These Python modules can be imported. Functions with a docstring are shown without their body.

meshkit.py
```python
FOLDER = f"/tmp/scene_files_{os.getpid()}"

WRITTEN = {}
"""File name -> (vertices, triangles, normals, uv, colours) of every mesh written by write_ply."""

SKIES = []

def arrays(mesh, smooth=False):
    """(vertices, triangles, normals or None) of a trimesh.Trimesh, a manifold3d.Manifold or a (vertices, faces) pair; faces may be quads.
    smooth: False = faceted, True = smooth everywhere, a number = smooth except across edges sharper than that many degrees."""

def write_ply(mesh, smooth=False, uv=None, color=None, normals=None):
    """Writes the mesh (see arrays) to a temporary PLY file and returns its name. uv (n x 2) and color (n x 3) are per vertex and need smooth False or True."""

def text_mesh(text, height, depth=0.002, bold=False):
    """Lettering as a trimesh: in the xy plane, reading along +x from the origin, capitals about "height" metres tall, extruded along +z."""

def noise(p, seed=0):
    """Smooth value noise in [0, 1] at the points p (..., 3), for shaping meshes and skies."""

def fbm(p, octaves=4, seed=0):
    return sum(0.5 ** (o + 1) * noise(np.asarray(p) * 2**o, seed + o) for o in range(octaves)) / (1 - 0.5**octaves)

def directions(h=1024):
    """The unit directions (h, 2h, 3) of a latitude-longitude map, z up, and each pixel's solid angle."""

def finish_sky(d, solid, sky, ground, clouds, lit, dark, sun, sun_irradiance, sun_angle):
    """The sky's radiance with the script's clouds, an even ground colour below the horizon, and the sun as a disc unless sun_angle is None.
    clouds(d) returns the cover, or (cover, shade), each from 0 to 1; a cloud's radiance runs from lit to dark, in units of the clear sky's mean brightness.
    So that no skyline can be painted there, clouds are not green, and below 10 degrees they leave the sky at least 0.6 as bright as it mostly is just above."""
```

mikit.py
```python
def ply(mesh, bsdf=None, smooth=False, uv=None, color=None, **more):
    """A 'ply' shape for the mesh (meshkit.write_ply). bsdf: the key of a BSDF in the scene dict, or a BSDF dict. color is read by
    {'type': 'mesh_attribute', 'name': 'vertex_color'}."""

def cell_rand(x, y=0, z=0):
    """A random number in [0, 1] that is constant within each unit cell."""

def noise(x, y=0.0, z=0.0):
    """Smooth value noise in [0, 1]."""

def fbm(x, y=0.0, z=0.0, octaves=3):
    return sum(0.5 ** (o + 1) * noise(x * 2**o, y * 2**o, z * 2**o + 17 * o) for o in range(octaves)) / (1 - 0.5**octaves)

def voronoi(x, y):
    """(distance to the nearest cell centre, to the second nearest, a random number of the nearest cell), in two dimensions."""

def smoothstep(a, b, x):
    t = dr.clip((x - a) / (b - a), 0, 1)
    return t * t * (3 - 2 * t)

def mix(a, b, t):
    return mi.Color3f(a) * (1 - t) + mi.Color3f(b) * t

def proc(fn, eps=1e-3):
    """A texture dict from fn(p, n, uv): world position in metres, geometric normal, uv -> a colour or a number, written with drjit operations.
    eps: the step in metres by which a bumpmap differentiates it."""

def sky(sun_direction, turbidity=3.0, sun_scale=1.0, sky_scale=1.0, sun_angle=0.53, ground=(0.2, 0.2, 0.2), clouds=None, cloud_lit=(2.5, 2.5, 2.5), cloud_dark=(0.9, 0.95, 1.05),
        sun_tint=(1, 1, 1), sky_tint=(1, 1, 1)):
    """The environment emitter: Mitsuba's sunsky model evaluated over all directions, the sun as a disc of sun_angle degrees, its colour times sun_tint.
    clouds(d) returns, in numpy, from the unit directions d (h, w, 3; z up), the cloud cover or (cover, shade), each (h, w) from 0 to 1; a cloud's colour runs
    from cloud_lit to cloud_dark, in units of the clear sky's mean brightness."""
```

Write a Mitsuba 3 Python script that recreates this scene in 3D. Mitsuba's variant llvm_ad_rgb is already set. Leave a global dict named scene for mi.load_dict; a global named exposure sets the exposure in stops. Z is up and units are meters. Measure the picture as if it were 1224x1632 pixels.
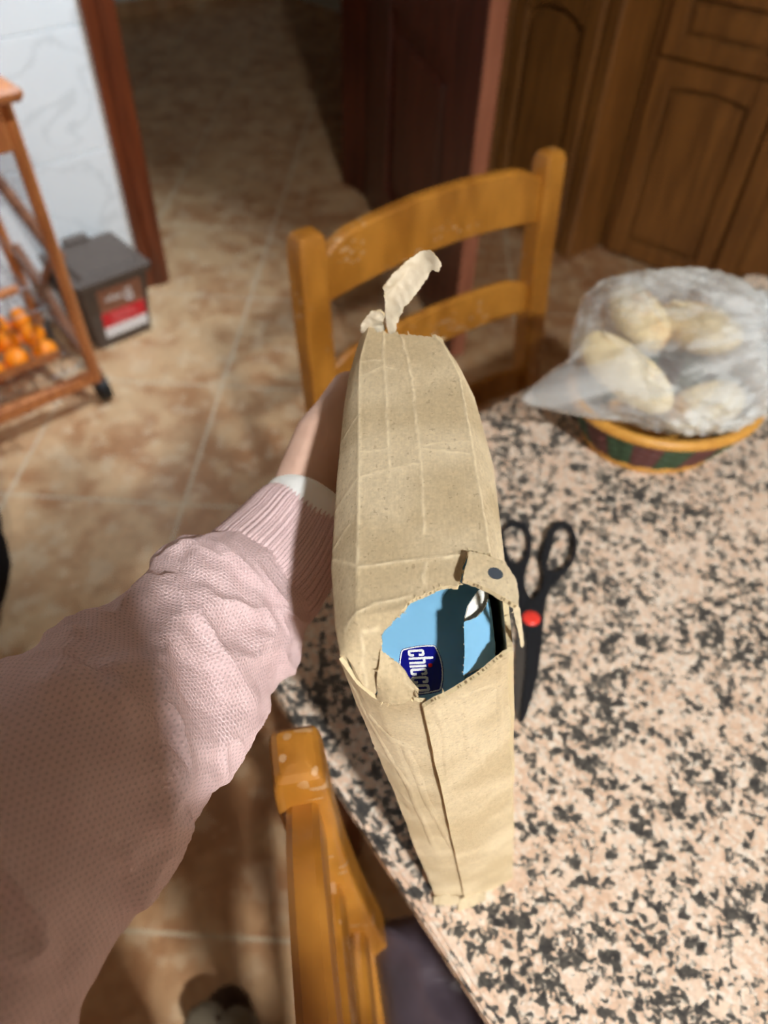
import math, random
import numpy as np, trimesh, shapely, shapely.geometry as sg, manifold3d as m3
import drjit as dr, mitsuba as mi
import mikit, meshkit
from mikit import noise, fbm, voronoi, smoothstep, mix, cell_rand, proc, ply
T4 = mi.ScalarTransform4f
random.seed(7); rng = np.random.default_rng(7)

scene, labels = {'type': 'scene'}, {}

# ---------------------------------------------------------------- camera, lights, exposure
CAM = np.array([0, 0, 1.33])
RC = np.array([[0.99909338, 0.04257243, 0.0], [0.03133036, -0.73526353, 0.67705683], [0.02882395, -0.676443, -0.73593073]])  # world <- (right, down, forward)
_M = np.eye(4); _M[:3, 0] = -RC[:, 0]; _M[:3, 1] = -RC[:, 1]; _M[:3, 2] = RC[:, 2]; _M[:3, 3] = CAM
scene['camera'] = {'type': 'thinlens', 'fov': math.degrees(2 * math.atan(612 / 1200)), 'fov_axis': 'x', 'to_world': T4(_M.tolist()),
                   'aperture_radius': 0.0020, 'focus_distance': 0.335, 'near_clip': 0.01, 'far_clip': 50.0}
exposure = 0.15
LAMP = (0.74, -1.35, 2.66); LAMP_R = 0.075; LAMP_POWER = 1720.0      # small bright ceiling lamp right behind the photographer
SPOT = tuple(1.55 * np.array([.7193, .6947, 0]) + 1.30 * np.array([-.6947, .7193, 0]) + np.array([0, 0, 2.66])); SPOT_TO = (-1.20, 1.77, .42); SPOT_POWER = 19.0   # cool fill spot, added out of view to brighten the tiled wall

def lin(r, g, b):
    c = np.array([r, g, b], float) / 255
    return np.where(c <= .04045, c / 12.92, ((c + .055) / 1.055) ** 2.4).tolist()
def C3(r, g, b): return mi.Color3f(*lin(r, g, b))
def rgb(r, g, b): return {'type': 'rgb', 'value': lin(r, g, b)}

# ---------------------------------------------------------------- frames of the place
_a = math.radians(44); RU = np.array([math.cos(_a), math.sin(_a), 0]); RV = np.array([-math.sin(_a), math.cos(_a), 0]); RZ = np.array([0, 0, 1.0])
def frame(origin, x, y, z=RZ):
    m = np.eye(4); m[:3, 0] = x; m[:3, 1] = y; m[:3, 2] = z; m[:3, 3] = origin; return m
ROOM = frame((0, 0, 0), RU, RV)
# the carton's own frame in millimetres: t = across (right), l = away from the camera, n = up out of its narrow top
BT = np.array([.98576829, .0451884, .16192249]); BL = np.array([-.04436404, .99897751, -.00870494]); BN = np.cross(BT, BL); BO = np.array([.0155, .160, 1.093])
def B(p): p = np.asarray(p, float) / 1000; return BO + p[..., 0:1] * BT + p[..., 1:2] * BL + p[..., 2:3] * BN
BOX = frame(BO, BT * .001, BL * .001, BN * .001)

# ---------------------------------------------------------------- mesh helpers
def TM(v, f): return trimesh.Trimesh(np.asarray(v, float), np.asarray(f, int), process=False)
def cat(*ms): return trimesh.util.concatenate([m for m in ms])
def xf(m, M): m = m.copy(); m.apply_transform(np.asarray(M)); return m
def cbox(lo, hi, c=.003):
    lo, hi = np.asarray(lo, float), np.asarray(hi, float); c = min(c, .45 * float((hi - lo).min())); pts = []
    for sx in (0, 1):
        for sy in (0, 1):
            for sz in (0, 1):
                p = np.where([sx, sy, sz], hi, lo); d = np.where([sx, sy, sz], -c, c)
                for k in range(3):
                    q = p + d; q[k] = p[k]; pts.append(q)
    return trimesh.Trimesh(pts).convex_hull
def tube(path, r, n=10, caps=True):
    p = np.asarray(path, float); k = len(p); r = np.broadcast_to(np.asarray(r, float), (k,))
    t = np.gradient(p, axis=0); t /= np.linalg.norm(t, axis=1, keepdims=True)
    ref = np.array([0, 0, 1.0]) if abs(t[0, 2]) < .9 else np.array([1.0, 0, 0]); vs = []
    a = np.cross(t[0], ref); a /= np.linalg.norm(a)
    for i in range(k):
        a = a - t[i] * (a @ t[i]); a /= np.linalg.norm(a); b = np.cross(t[i], a); ang = np.arange(n) * 2 * np.pi / n
        vs.append(p[i] + r[i] * (np.cos(ang)[:, None] * a + np.sin(ang)[:, None] * b))
    v = np.vstack(vs); f = []
    for i in range(k - 1):
        for j in range(n):
            A, Bq, Cq, D = i * n + j, i * n + (j + 1) % n, (i + 1) * n + (j + 1) % n, (i + 1) * n + j
            f += [[A, Bq, Cq], [A, Cq, D]]
    if caps:
        v = np.vstack([v, p[0], p[-1]]); e = len(v)
        for j in range(n): f += [[e - 2, (j + 1) % n, j], [e - 1, (k - 1) * n + j, (k - 1) * n + (j + 1) % n]]
    m = TM(v, f)
    return m
def ring(rx, ry, z, r, n=64, k=8):
    a = np.linspace(0, 2 * np.pi, n, endpoint=False); v = []; f = []
    for i in range(n):
        c = np.array([rx * math.cos(a[i]), ry * math.sin(a[i]), z]); o = np.array([math.cos(a[i]), math.sin(a[i]), 0])
        for j in range(k):
            b = 2 * np.pi * j / k; v.append(c + r * (math.cos(b) * o + math.sin(b) * RZ))
    for i in range(n):
        for j in range(k):
            A, Bq, Cq, D = i * k + j, ((i + 1) % n) * k + j, ((i + 1) % n) * k + (j + 1) % k, i * k + (j + 1) % k
            f += [[A, Bq, Cq], [A, Cq, D]]
    return TM(v, f)
def prism(poly, depth, bevel=0.0):
    poly = poly.buffer(0)
    if bevel > 0:
        parts = []
        n = 3
        for g in getattr(poly, 'geoms', [poly]):
            cs = m3.CrossSection([np.asarray(g.exterior.coords[:-1])] + [np.asarray(r.coords[:-1]) for r in g.interiors], m3.FillRule.EvenOdd)
            layers = []
            for i in range(n + 1):
                th = math.pi / 2 * i / n
                layers.append((bevel * (1 - math.sin(th)), bevel * (1 - math.cos(th))))
            out = None
            for ins, z in layers:
                s = cs.offset(-ins, m3.JoinType.Round) if ins > 0 else cs
                w = m3.Manifold.extrude(s, max(depth - 2 * z, 1e-5)).translate((0, 0, z))
                out = w if out is None else out + w
            mm = out.to_mesh(); parts.append(TM(mm.vert_properties[:, :3], mm.tri_verts))
        return cat(*parts)
    return cat(*[trimesh.creation.extrude_polygon(g, depth, engine='earcut') for g in getattr(poly, 'geoms', [poly])])
def hullchain(joints, bones, seg=18):
    out = None
    def sp(i): return m3.Manifold.sphere(joints[i][3], seg).translate(tuple(joints[i][:3]))
    for b in bones:
        h = m3.Manifold.batch_hull([sp(i) for i in b]); out = h if out is None else out + h
    return out
def smooth_manifold(mf, edge, it=8):
    mf = mf.refine_to_length(edge); mm = mf.to_mesh(); m = trimesh.Trimesh(mm.vert_properties[:, :3], mm.tri_verts, process=True)
    trimesh.smoothing.filter_taubin(m, lamb=.5, nu=.53, iterations=it); return m
def ellipsoid(c, r, sub=3, M=None):
    m = trimesh.creation.icosphere(subdivisions=sub); m.apply_scale(r)
    if M is not None: m.apply_transform(M)
    m.apply_translation(c); return m
def disp(m, amp, freq, seed=0):
    n = m.vertex_normals; m = m.copy(); m.vertices = m.vertices + n * (amp * (meshkit.fbm(m.vertices * freq + 50, 4, seed) - .5) * 2)[:, None]; return m
def catmull(pts, n):
    p = np.asarray(pts, float); p = np.vstack([2 * p[0] - p[1], p, 2 * p[-1] - p[-2]]); out = []
    k = len(p) - 3; ts = np.linspace(0, k - 1e-9, n)
    for t in ts:
        i = int(t); s = t - i; a, b, c, d = p[i:i + 4]
        out.append(.5 * (2 * b + (c - a) * s + (2 * a - 5 * b + 4 * c - d) * s * s + (3 * b - a - 3 * c + d) * s ** 3))
    return np.array(out)

# ---------------------------------------------------------------- scene helpers
def put(key, shape, label=None, category=None, group=None, kind=None):
    k, i = key, 0
    while k in scene: i += 1; k = f'{key}_{i:03d}'
    scene[k] = dict(shape)
    tag(k, label, category, group, kind); return k
def tag(k, label=None, category=None, group=None, kind=None):
    d = {a: b for a, b in (('label', label), ('category', category), ('group', group), ('kind', kind)) if b}
    if d: labels[k] = {**labels.get(k, {}), **d}
USED = set()
def thing(name, label, category, group=None):
    k, i = name, 0
    while k in USED: i += 1; k = f'{name}_{i:03d}'
    USED.add(k); tag(k, label, category, group); return k

# ---------------------------------------------------------------- materials
def mat(name, bsdf, two=True): scene[name] = {'type': 'twosided', 'bsdf': bsdf} if two else bsdf; return name
def plain(name, c, rough=.5, spec=.5, **kw): return mat(name, {'type': 'principled', 'base_color': rgb(*c), 'roughness': rough, 'specular': spec, **kw})

def f_granite(p, n, uv):     # grains of a few millimetres: pink and cream feldspar, grey quartz, clumps of black mica
    x, y, z = p.x + 3 + .6 * p.z, p.y + 3 + .6 * p.z, p.z + 3
    wx, wy = noise(x * 300, y * 300, z * 300) - .5, noise(x * 300 + 31, y * 300 + 17, z * 300) - .5
    d1, d2, w = voronoi(x * 250 + wx * .9, y * 250 + wy * .9)
    v1, v2, w2 = voronoi(x * 420 + 7.3 + wx, y * 420 + 2.1 + wy)
    a = fbm(x * 150 + wx * .8, y * 150 + wy * .8, z * 150, 3) + (fbm(x * 24, y * 24, z * 24, 2) - .5) * .22 + (w - .5) * .15 + (w2 - .5) * .09
    base = mix(lin(228, 206, 186), lin(214, 184, 160), smoothstep(.3, .7, fbm(x * 60 + 40, y * 60, z * 60, 2) * .6 + w * .4))
    base = mix(base, lin(218, 214, 204), smoothstep(.66, .76, w2) * .7)
    base = base * (.90 + .20 * w2)
    base = mix(base, lin(148, 142, 132), smoothstep(.500, .540, a) * .85)
    base = mix(base, mix(lin(52, 52, 54), lin(86, 84, 80), w2), smoothstep(.538, .580, a))
    return base * (.9 + .2 * noise(x * 900, y * 900, z * 900))
mat('mat_granite', {'type': 'principled', 'base_color': proc(f_granite), 'roughness': .28, 'specular': .45})

def f_tile(p, n, uv):
    x, y = p.x + 5, p.y + 5
    w = fbm(x * 8, y * 8, 0., 2)
    a = fbm(x * 17 + w * 1.5, y * 17 - w * 1.5, 3., 4); b = fbm(x * 30 + 9, y * 30, 7., 3); d = fbm(x * 3.5 + 20, y * 3.5, 2., 2)
    c = mix(lin(194, 160, 122), lin(164, 120, 84), smoothstep(.30, .70, a * .72 + d * .28))
    c = mix(c, lin(208, 186, 156), smoothstep(.55, .72, b) * .4)
    return c * (.92 + .16 * fbm(x * 70, y * 70, 0., 2))
mat('mat_tile', {'type': 'principled', 'base_color': proc(f_tile), 'roughness': .38, 'specular': .4})
plain('mat_grout', (196, 178, 152), .85, .2)
def f_marble(p, n, uv):
    x, y, z = p.x + 5, p.y + 5, p.z + 5
    w = fbm(x * 4, y * 4, z * 4, 3)
    v = dr.abs(fbm(x * 5 + w * 3, y * 5, z * 7 + w * 3, 4) - .5)
    c = mix(lin(240, 243, 245), lin(224, 229, 232), fbm(x * 3, y * 3, z * 3 + 4, 3))
    return mix(lin(206, 210, 212), c, smoothstep(.0, .04, v) * .5 + .5)
mat('mat_marble', {'type': 'principled', 'base_color': proc(f_marble), 'roughness': .5, 'specular': .3})
plain('mat_wall', (206, 203, 196), .7, .2); plain('mat_roomside', (128, 112, 90), .6, .3)
plain('mat_hallwall', (205, 205, 200), .8, .2)

def wood(name, ca, cb, rough, clear, axis=2, sc=1.0):
    def f(p, n, uv):
        q = [p.x + 4, p.y + 4, p.z + 4]
        s = [70 * sc, 70 * sc, 70 * sc]; s[axis] = 4 * sc
        a = fbm(q[0] * s[0], q[1] * s[1], q[2] * s[2], 4); b = fbm(q[0] * 6, q[1] * 6, q[2] * 6, 2)
        return mix(ca, cb, dr.clip(.75 * smoothstep(.3, .7, a) + .5 * (b - .35), 0, 1))
    mat(name, {'type': 'principled', 'base_color': proc(f), 'roughness': rough, 'specular': .5, 'clearcoat': clear, 'clearcoat_gloss': .85})
def f_chairwood(p, n, uv):
    x, y, z = p.x + 4, p.y + 4, p.z + 4
    a = fbm(x * 26, y * 26, z * 9, 3); b = fbm(x * 90, y * 90, z * 30, 2)
    c = mix(lin(182, 124, 46), lin(150, 96, 30), smoothstep(.3, .75, a)) * (.93 + .14 * b)
    return mix(c, lin(222, 206, 176), smoothstep(.70, .76, noise(x * 150, y * 150, z * 150)) * smoothstep(.56, .66, noise(x * 16 + 3, y * 16, z * 16)) * .26)
mat('mat_chairwood', {'type': 'principled', 'base_color': proc(f_chairwood), 'roughness': .34, 'specular': .5, 'clearcoat': .6, 'clearcoat_gloss': .85})
wood('mat_cabinet', lin(140, 94, 46), lin(110, 71, 33), .38, .5)
wood('mat_door', lin(80, 33, 18), lin(54, 21, 11), .4, .35)
wood('mat_lit_door_edge', lin(168, 108, 84), lin(144, 88, 66), .4, .3)  # door's leading edge: light falling on it is put into the colour
wood('mat_jamb', lin(112, 52, 24), lin(80, 34, 14), .35, .5)
wood('mat_trolley', lin(192, 122, 70), lin(164, 98, 54), .42, .3)
wood('mat_brace', lin(122, 78, 52), lin(98, 60, 38), .5, .2)  # trolley braces: their shade is put into this darker brown; table base shares it
def f_card(p, n, uv):
    x, y, z = p.x + 2, p.y + 2, p.z + 2
    a = fbm(x * 900, y * 900, z * 900, 2); b = fbm(x * 35, y * 35, z * 35, 3); fl = fbm(x * 1600, y * 260, z * 260, 2)
    c = mix(lin(204, 189, 159), lin(185, 168, 136), smoothstep(.3, .7, b))
    c = c * (.86 + .28 * a) * (.93 + .14 * fl)
    return mix(c, lin(110, 88, 60), smoothstep(.84, .88, noise(x * 700, y * 700, z * 700)) * .3)
mat('mat_cardboard', {'type': 'bumpmap', 'arbitrary': proc(lambda p, n, uv: fbm(p.x * 420 + 9, p.y * 420, p.z * 420, 3), 6e-4), 'scale': .00035,
                     'bsdf': {'type': 'principled', 'base_color': proc(f_card), 'roughness': .8, 'specular': .15}})
def f_edge(p, n, uv):
    w = uv.x + 1.5 * noise(uv.x * .8, 3.); sn = dr.sin(w * 6.2832 / 2.0); mid = 1 - smoothstep(.18, .42, dr.abs(uv.y - .5))
    k = mid * smoothstep(-.1, .6, sn + 1.6 * (noise(uv.x * .35 + 40, 7.) - .5)) * smoothstep(.25, .5, noise(uv.x * .22 + 9, 2.))
    return mix(lin(208, 192, 156), lin(98, 76, 48), k * .85)
mat('mat_cardedge', {'type': 'principled', 'base_color': proc(f_edge), 'roughness': .9, 'specular': .1})
mat('mat_liner', {'type': 'principled', 'base_color': proc(lambda p, n, uv: mix(lin(226, 218, 200), lin(200, 188, 164), fbm(p.x * 200, p.y * 200, p.z * 200, 3))), 'roughness': .85, 'specular': .1})
plain('mat_blue', (138, 198, 238), .3, .45, clearcoat=.3)
plain('mat_whitecard', (236, 234, 226), .6, .3)
plain('mat_navy', (16, 18, 128), .3, .5); plain('mat_logowhite', (240, 243, 246), .35, .4); plain('mat_logored', (190, 20, 30), .35, .4)
plain('mat_mark', (66, 74, 84), .7, .2); plain('mat_marklight', (140, 146, 150), .7, .2)
plain('mat_black', (30, 33, 38), .42, .4); plain('mat_blackrubber', (24, 24, 25), .6, .3); plain('mat_redbutton', (226, 62, 52), .3, .5)
mat('mat_steel', {'type': 'principled', 'base_color': rgb(150, 152, 155), 'roughness': .32, 'metallic': .9})
mat('mat_wire', {'type': 'principled', 'base_color': rgb(180, 182, 185), 'roughness': .3, 'metallic': 1.0})
def f_bin(p, n, uv): return mix(lin(90, 79, 72), lin(80, 70, 64), fbm(p.x * 90, p.y * 90, p.z * 90, 3))
mat('mat_bin', {'type': 'principled', 'base_color': proc(f_bin), 'roughness': .5, 'specular': .35})
plain('mat_labelbrown', (148, 104, 84), .5, .3); plain('mat_labelred', (206, 44, 52), .5, .3); plain('mat_labelwhite', (232, 234, 240), .5, .3); plain('mat_labelpink', (224, 110, 112), .5, .3)
def f_orange(p, n, uv): return mix(lin(250, 150, 22), lin(232, 118, 12), fbm(p.x * 40, p.y * 40, p.z * 40, 3))
mat('mat_orange', {'type': 'bumpmap', 'arbitrary': proc(lambda p, n, uv: noise(p.x * 500, p.y * 500, p.z * 500), 5e-4), 'scale': .0005,
                  'bsdf': {'type': 'principled', 'base_color': proc(f_orange), 'roughness': .42, 'specular': .4}})
plain('mat_calyx', (92, 104, 40), .8, .2)
def f_leather(p, n, uv): return mix(lin(84, 74, 84), lin(62, 54, 63), fbm(p.x * 60, p.y * 60, p.z * 60, 3))
mat('mat_leather', {'type': 'bumpmap', 'arbitrary': proc(lambda p, n, uv: fbm(p.x * 420, p.y * 420, p.z * 420, 2), 6e-4), 'scale': .0006,
                   'bsdf': {'type': 'principled', 'base_color': proc(f_leather), 'roughness': .26, 'specular': .8, 'clearcoat': .6, 'clearcoat_gloss': .7}})
def f_weave(p, n, uv):
    k = cell_rand(dr.floor(uv.x * 20), 0, 3); t = uv.x * 20 - dr.floor(uv.x * 20)
    c = dr.select(dr.floor(uv.x * 10) * 2 == dr.floor(uv.x * 20), mi.Color3f(*lin(52, 74, 52)), mi.Color3f(*lin(92, 54, 52)))
    return c * (.7 + .6 * fbm(p.x * 300, p.y * 300, p.z * 300, 2))
mat('mat_weave', {'type': 'principled', 'base_color': proc(f_weave), 'roughness': .55, 'specular': .35})
def f_cane(p, n, uv): return mix(lin(214, 162, 76), lin(178, 122, 48), fbm(p.x * 120, p.y * 120, p.z * 120, 3))
mat('mat_cane', {'type': 'principled', 'base_color': proc(f_cane), 'roughness': .4, 'specular': .4, 'clearcoat': .3})
def f_bread(p, n, uv):
    a = fbm(p.x * 30 + 3, p.y * 30, p.z * 30, 3); return mix(lin(242, 224, 178), lin(222, 172, 100), smoothstep(.5, .75, a))
mat('mat_bread', {'type': 'principled', 'base_color': proc(f_bread), 'roughness': .75, 'specular': .2})
plain('mat_crumb', (244, 230, 196), .85, .1)
def f_knit_c(p, n, uv):
    r = dr.floor(uv.y / .0021); s = uv.x / .0024 + .5 * (r - 2 * dr.floor(r / 2)); u_ = s - dr.floor(s); v_ = uv.y / .0021 - r
    hole = smoothstep(.36, .10, dr.sqrt(dr.square((u_ - .5) * 1.25) + dr.square((v_ - .5) * .9)))
    c = mix(lin(220, 196, 198), lin(206, 180, 182), fbm(p.x * 60, p.y * 60, p.z * 60, 3))
    c = c * (.93 + .16 * noise(p.x * 1500, p.y * 1500, p.z * 1500))
    return c * (1 - .28 * hole)
def f_knit_h(p, n, uv):
    r = dr.floor(uv.y / .0021); s = uv.x / .0024 + .5 * (r - 2 * dr.floor(r / 2)); u_ = s - dr.floor(s); v_ = uv.y / .0021 - r
    return .5 + .5 * (dr.sin(u_ * 6.2832 - 1.57) * .6 + dr.sin(v_ * 6.2832 - 1.57) * .4) + .5 * noise(p.x * 900, p.y * 900, p.z * 900)
mat('mat_knit', {'type': 'bumpmap', 'arbitrary': proc(f_knit_h, 2e-4), 'scale': .00045,
                'bsdf': {'type': 'principled', 'base_color': proc(f_knit_c), 'roughness': .85, 'specular': .15, 'sheen': .5}})
def f_rib(p, n, uv):
    t = uv.x / .0030 - dr.floor(uv.x / .0030)
    return mix(lin(172, 144, 146), lin(220, 196, 198), smoothstep(.05, .4, dr.abs(t - .5) * 2)) * (.93 + .14 * noise(p.x * 1500, p.y * 1500, p.z * 1500))
mat('mat_rib', {'type': 'principled', 'base_color': proc(f_rib), 'roughness': .85, 'specular': .15, 'sheen': .4})
plain('mat_knitplain', (200, 174, 175), .9, .1); plain('mat_trousers', (60, 64, 74), .9, .1); plain('mat_hair', (56, 40, 28), .6, .3); plain('mat_undersleeve', (238, 242, 242), .85, .15)
def f_skin(p, n, uv): return mix(lin(222, 190, 172), lin(206, 168, 150), fbm(p.x * 90, p.y * 90, p.z * 90, 3))
mat('mat_skin', {'type': 'principled', 'base_color': proc(f_skin), 'roughness': .48, 'specular': .4})
plain('mat_nail', (226, 178, 166), .3, .5)
def f_plastic_w(p, n, uv):      # milky film: folds gathered towards the knot are whiter
    q = dr.normalize(mi.Vector3f(p) - mi.Vector3f(.400, .660, .905)); st = fbm(q.x * 7 + 20, q.y * 7 + 20, q.z * 7 + 20, 3); soft = fbm(p.x * 14 + 3, p.y * 14, p.z * 14, 2)
    return dr.clip(.28 + .5 * (soft - .5) + 1.1 * smoothstep(.46, .62, st) * .30 + 1.7 * (p.x - .29), .12, .78)
mat('mat_plastic', {'type': 'blendbsdf', 'weight': proc(f_plastic_w), 'a': {'type': 'thindielectric', 'int_ior': 1.5},
                   'b': {'type': 'principledthin', 'base_color': rgb(240, 248, 255), 'roughness': .14, 'spec_trans': 0.0, 'diff_trans': .8, 'eta': 1.5}}, two=False)
plain('mat_slipper', (52, 36, 24), .85, .15, sheen=.4); plain('mat_fleece', (108, 100, 85), .95, .05, sheen=.6); plain('mat_cloth', (26, 26, 28), .9, .1)
plain('mat_counter', (200, 180, 165), .3, .4)
plain('mat_lampbody', (235, 235, 232), .4, .4)

# ---------------------------------------------------------------- the setting
def rbox(key, u0, u1, v0, v1, z0, z1, m, c=.002, **kw): return put(key, ply(xf(cbox((u0, v0, z0), (u1, v1, z1), c), ROOM), m), **kw)
WV = 2.13
rbox('floor', -1.75, 3.6, -2.15, 4.95, -.08, -.0012, 'mat_grout', label='mottled terracotta tiled floor laid diagonally', kind='structure')
e1 = np.array([math.cos(math.radians(-1.1)), math.sin(math.radians(-1.1))]); e2 = np.array([math.cos(math.radians(88.6)), math.sin(math.radians(88.6))]); g0 = np.array([-.481, 1.222]); TX, TY = .425, .457
tl = prism(sg.Polygon([(0, 0), tuple(e1 * (TX - .007)), tuple(e1 * (TX - .007) + e2 * (TY - .007)), tuple(e2 * (TY - .007))]), .02, .0018)
tile_ply = ply(tl, 'mat_tile', smooth=40)
room_poly = sg.Polygon([(-1.6, -2.0), (2.85, -2.0), (2.85, 2.2), (3.4, 2.2), (3.4, 4.75), (-.6, 4.75), (-.6, 2.2), (-1.6, 2.2)])
for i in range(-14, 16):
    for j in range(-10, 14):
        o = g0 + e1 * (i * TX) + e2 * (j * TY); c = o + e1 * TX / 2 + e2 * TY / 2; cu = (c @ RU[:2], c @ RV[:2])
        if room_poly.buffer(.1).contains(sg.Point(cu)) and c[1] > -.9:
            put('floor__tile', {**tile_ply, 'to_world': T4().translate([o[0] + .003, o[1] + .003, -.02])})
rbox('ceiling', -1.75, 3.6, -2.15, 4.95, 2.73, 2.83, 'mat_wall', kind='structure', label='plain white ceiling')
rbox('wall_left', -1.75, .985, WV + .006, WV + .16, 0, 2.74, 'mat_marble', kind='structure', label='white marble tiled wall left of the doorway')
for r, z0 in enumerate(np.arange(.145 - .3, 2.7, .3)):
    for k in range(5):
        u1 = .955 - k * .6; z1 = min(z0 + .2975, 2.73)
        put('wall_left__tile', ply(xf(cbox((max(u1 - .5975, -1.6), WV - .004, max(z0, .002)), (u1, WV + .006, z1), .0012), ROOM), 'mat_marble'))
rbox('wall_back', 1.94, 3.15, WV, WV + .16, 0, 2.74, 'mat_wall', kind='structure', label='wall right of the doorway')
rbox('wall_back_header', .985, 1.94, WV, WV + .16, 2.08, 2.74, 'mat_wall', kind='structure', label='wall over the doorway')
rbox('wall_right', 3.05, 3.15, -2.1, WV, 0, 2.74, 'mat_roomside', kind='structure', label='right kitchen wall')
rbox('wall_near', -1.7, 3.15, -2.1, -2.0, 0, 2.74, 'mat_roomside', kind='structure', label='kitchen wall behind the photographer')
rbox('wall_side', -1.7, -1.6, -2.0, WV, 0, 2.74, 'mat_roomside', kind='structure', label='kitchen wall on the far left')
rbox('wall_hall_back', -.7, 3.5, 4.78, 4.9, 0, 2.74, 'mat_hallwall', kind='structure', label='pale wall at the end of the hall')
rbox('wall_hall_right', 3.42, 3.52, WV, 4.8, 0, 2.74, 'mat_hallwall', kind='structure', label='pale wall on the right of the hall')
rbox('wall_hall_left', -.75, -.65, WV, 4.8, 0, 2.74, 'mat_hallwall', kind='structure', label='pale wall on the left of the hall')
rbox('baseboard_hall', -.65, 3.42, 4.765, 4.78, 0, .08, 'mat_tile', kind='structure', label='tiled baseboard of the hall')
# left door jamb with its stepped casing
def casing(name, pts, z1, m, **kw):
    return put(name, ply(xf(prism(sg.Polygon(pts), z1, .002), ROOM), m, smooth=35), **kw)
casing('trim_1', [(.925, WV - .018), (.955, WV - .018), (.962, WV - .026), (.985, WV - .030), (1.004, WV - .030), (1.012, WV - .02), (1.012, WV + .02), (1.028, WV + .022), (1.028, WV + .06), (1.012, WV + .062), (1.012, WV + .18), (.925, WV + .18)], 2.1, 'mat_jamb', kind='structure', label='dark brown stepped wooden frame on the left of the doorway')
casing('trim_2', [(1.925, WV - .025), (2.0, WV - .025), (2.0, WV + .18), (1.925, WV + .18), (1.925, WV + .07), (1.912, WV + .07), (1.912, WV + .02), (1.925, WV + .02)], 2.1, 'mat_door', kind='structure', label='dark red-brown wooden frame on the right of the doorway')
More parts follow.
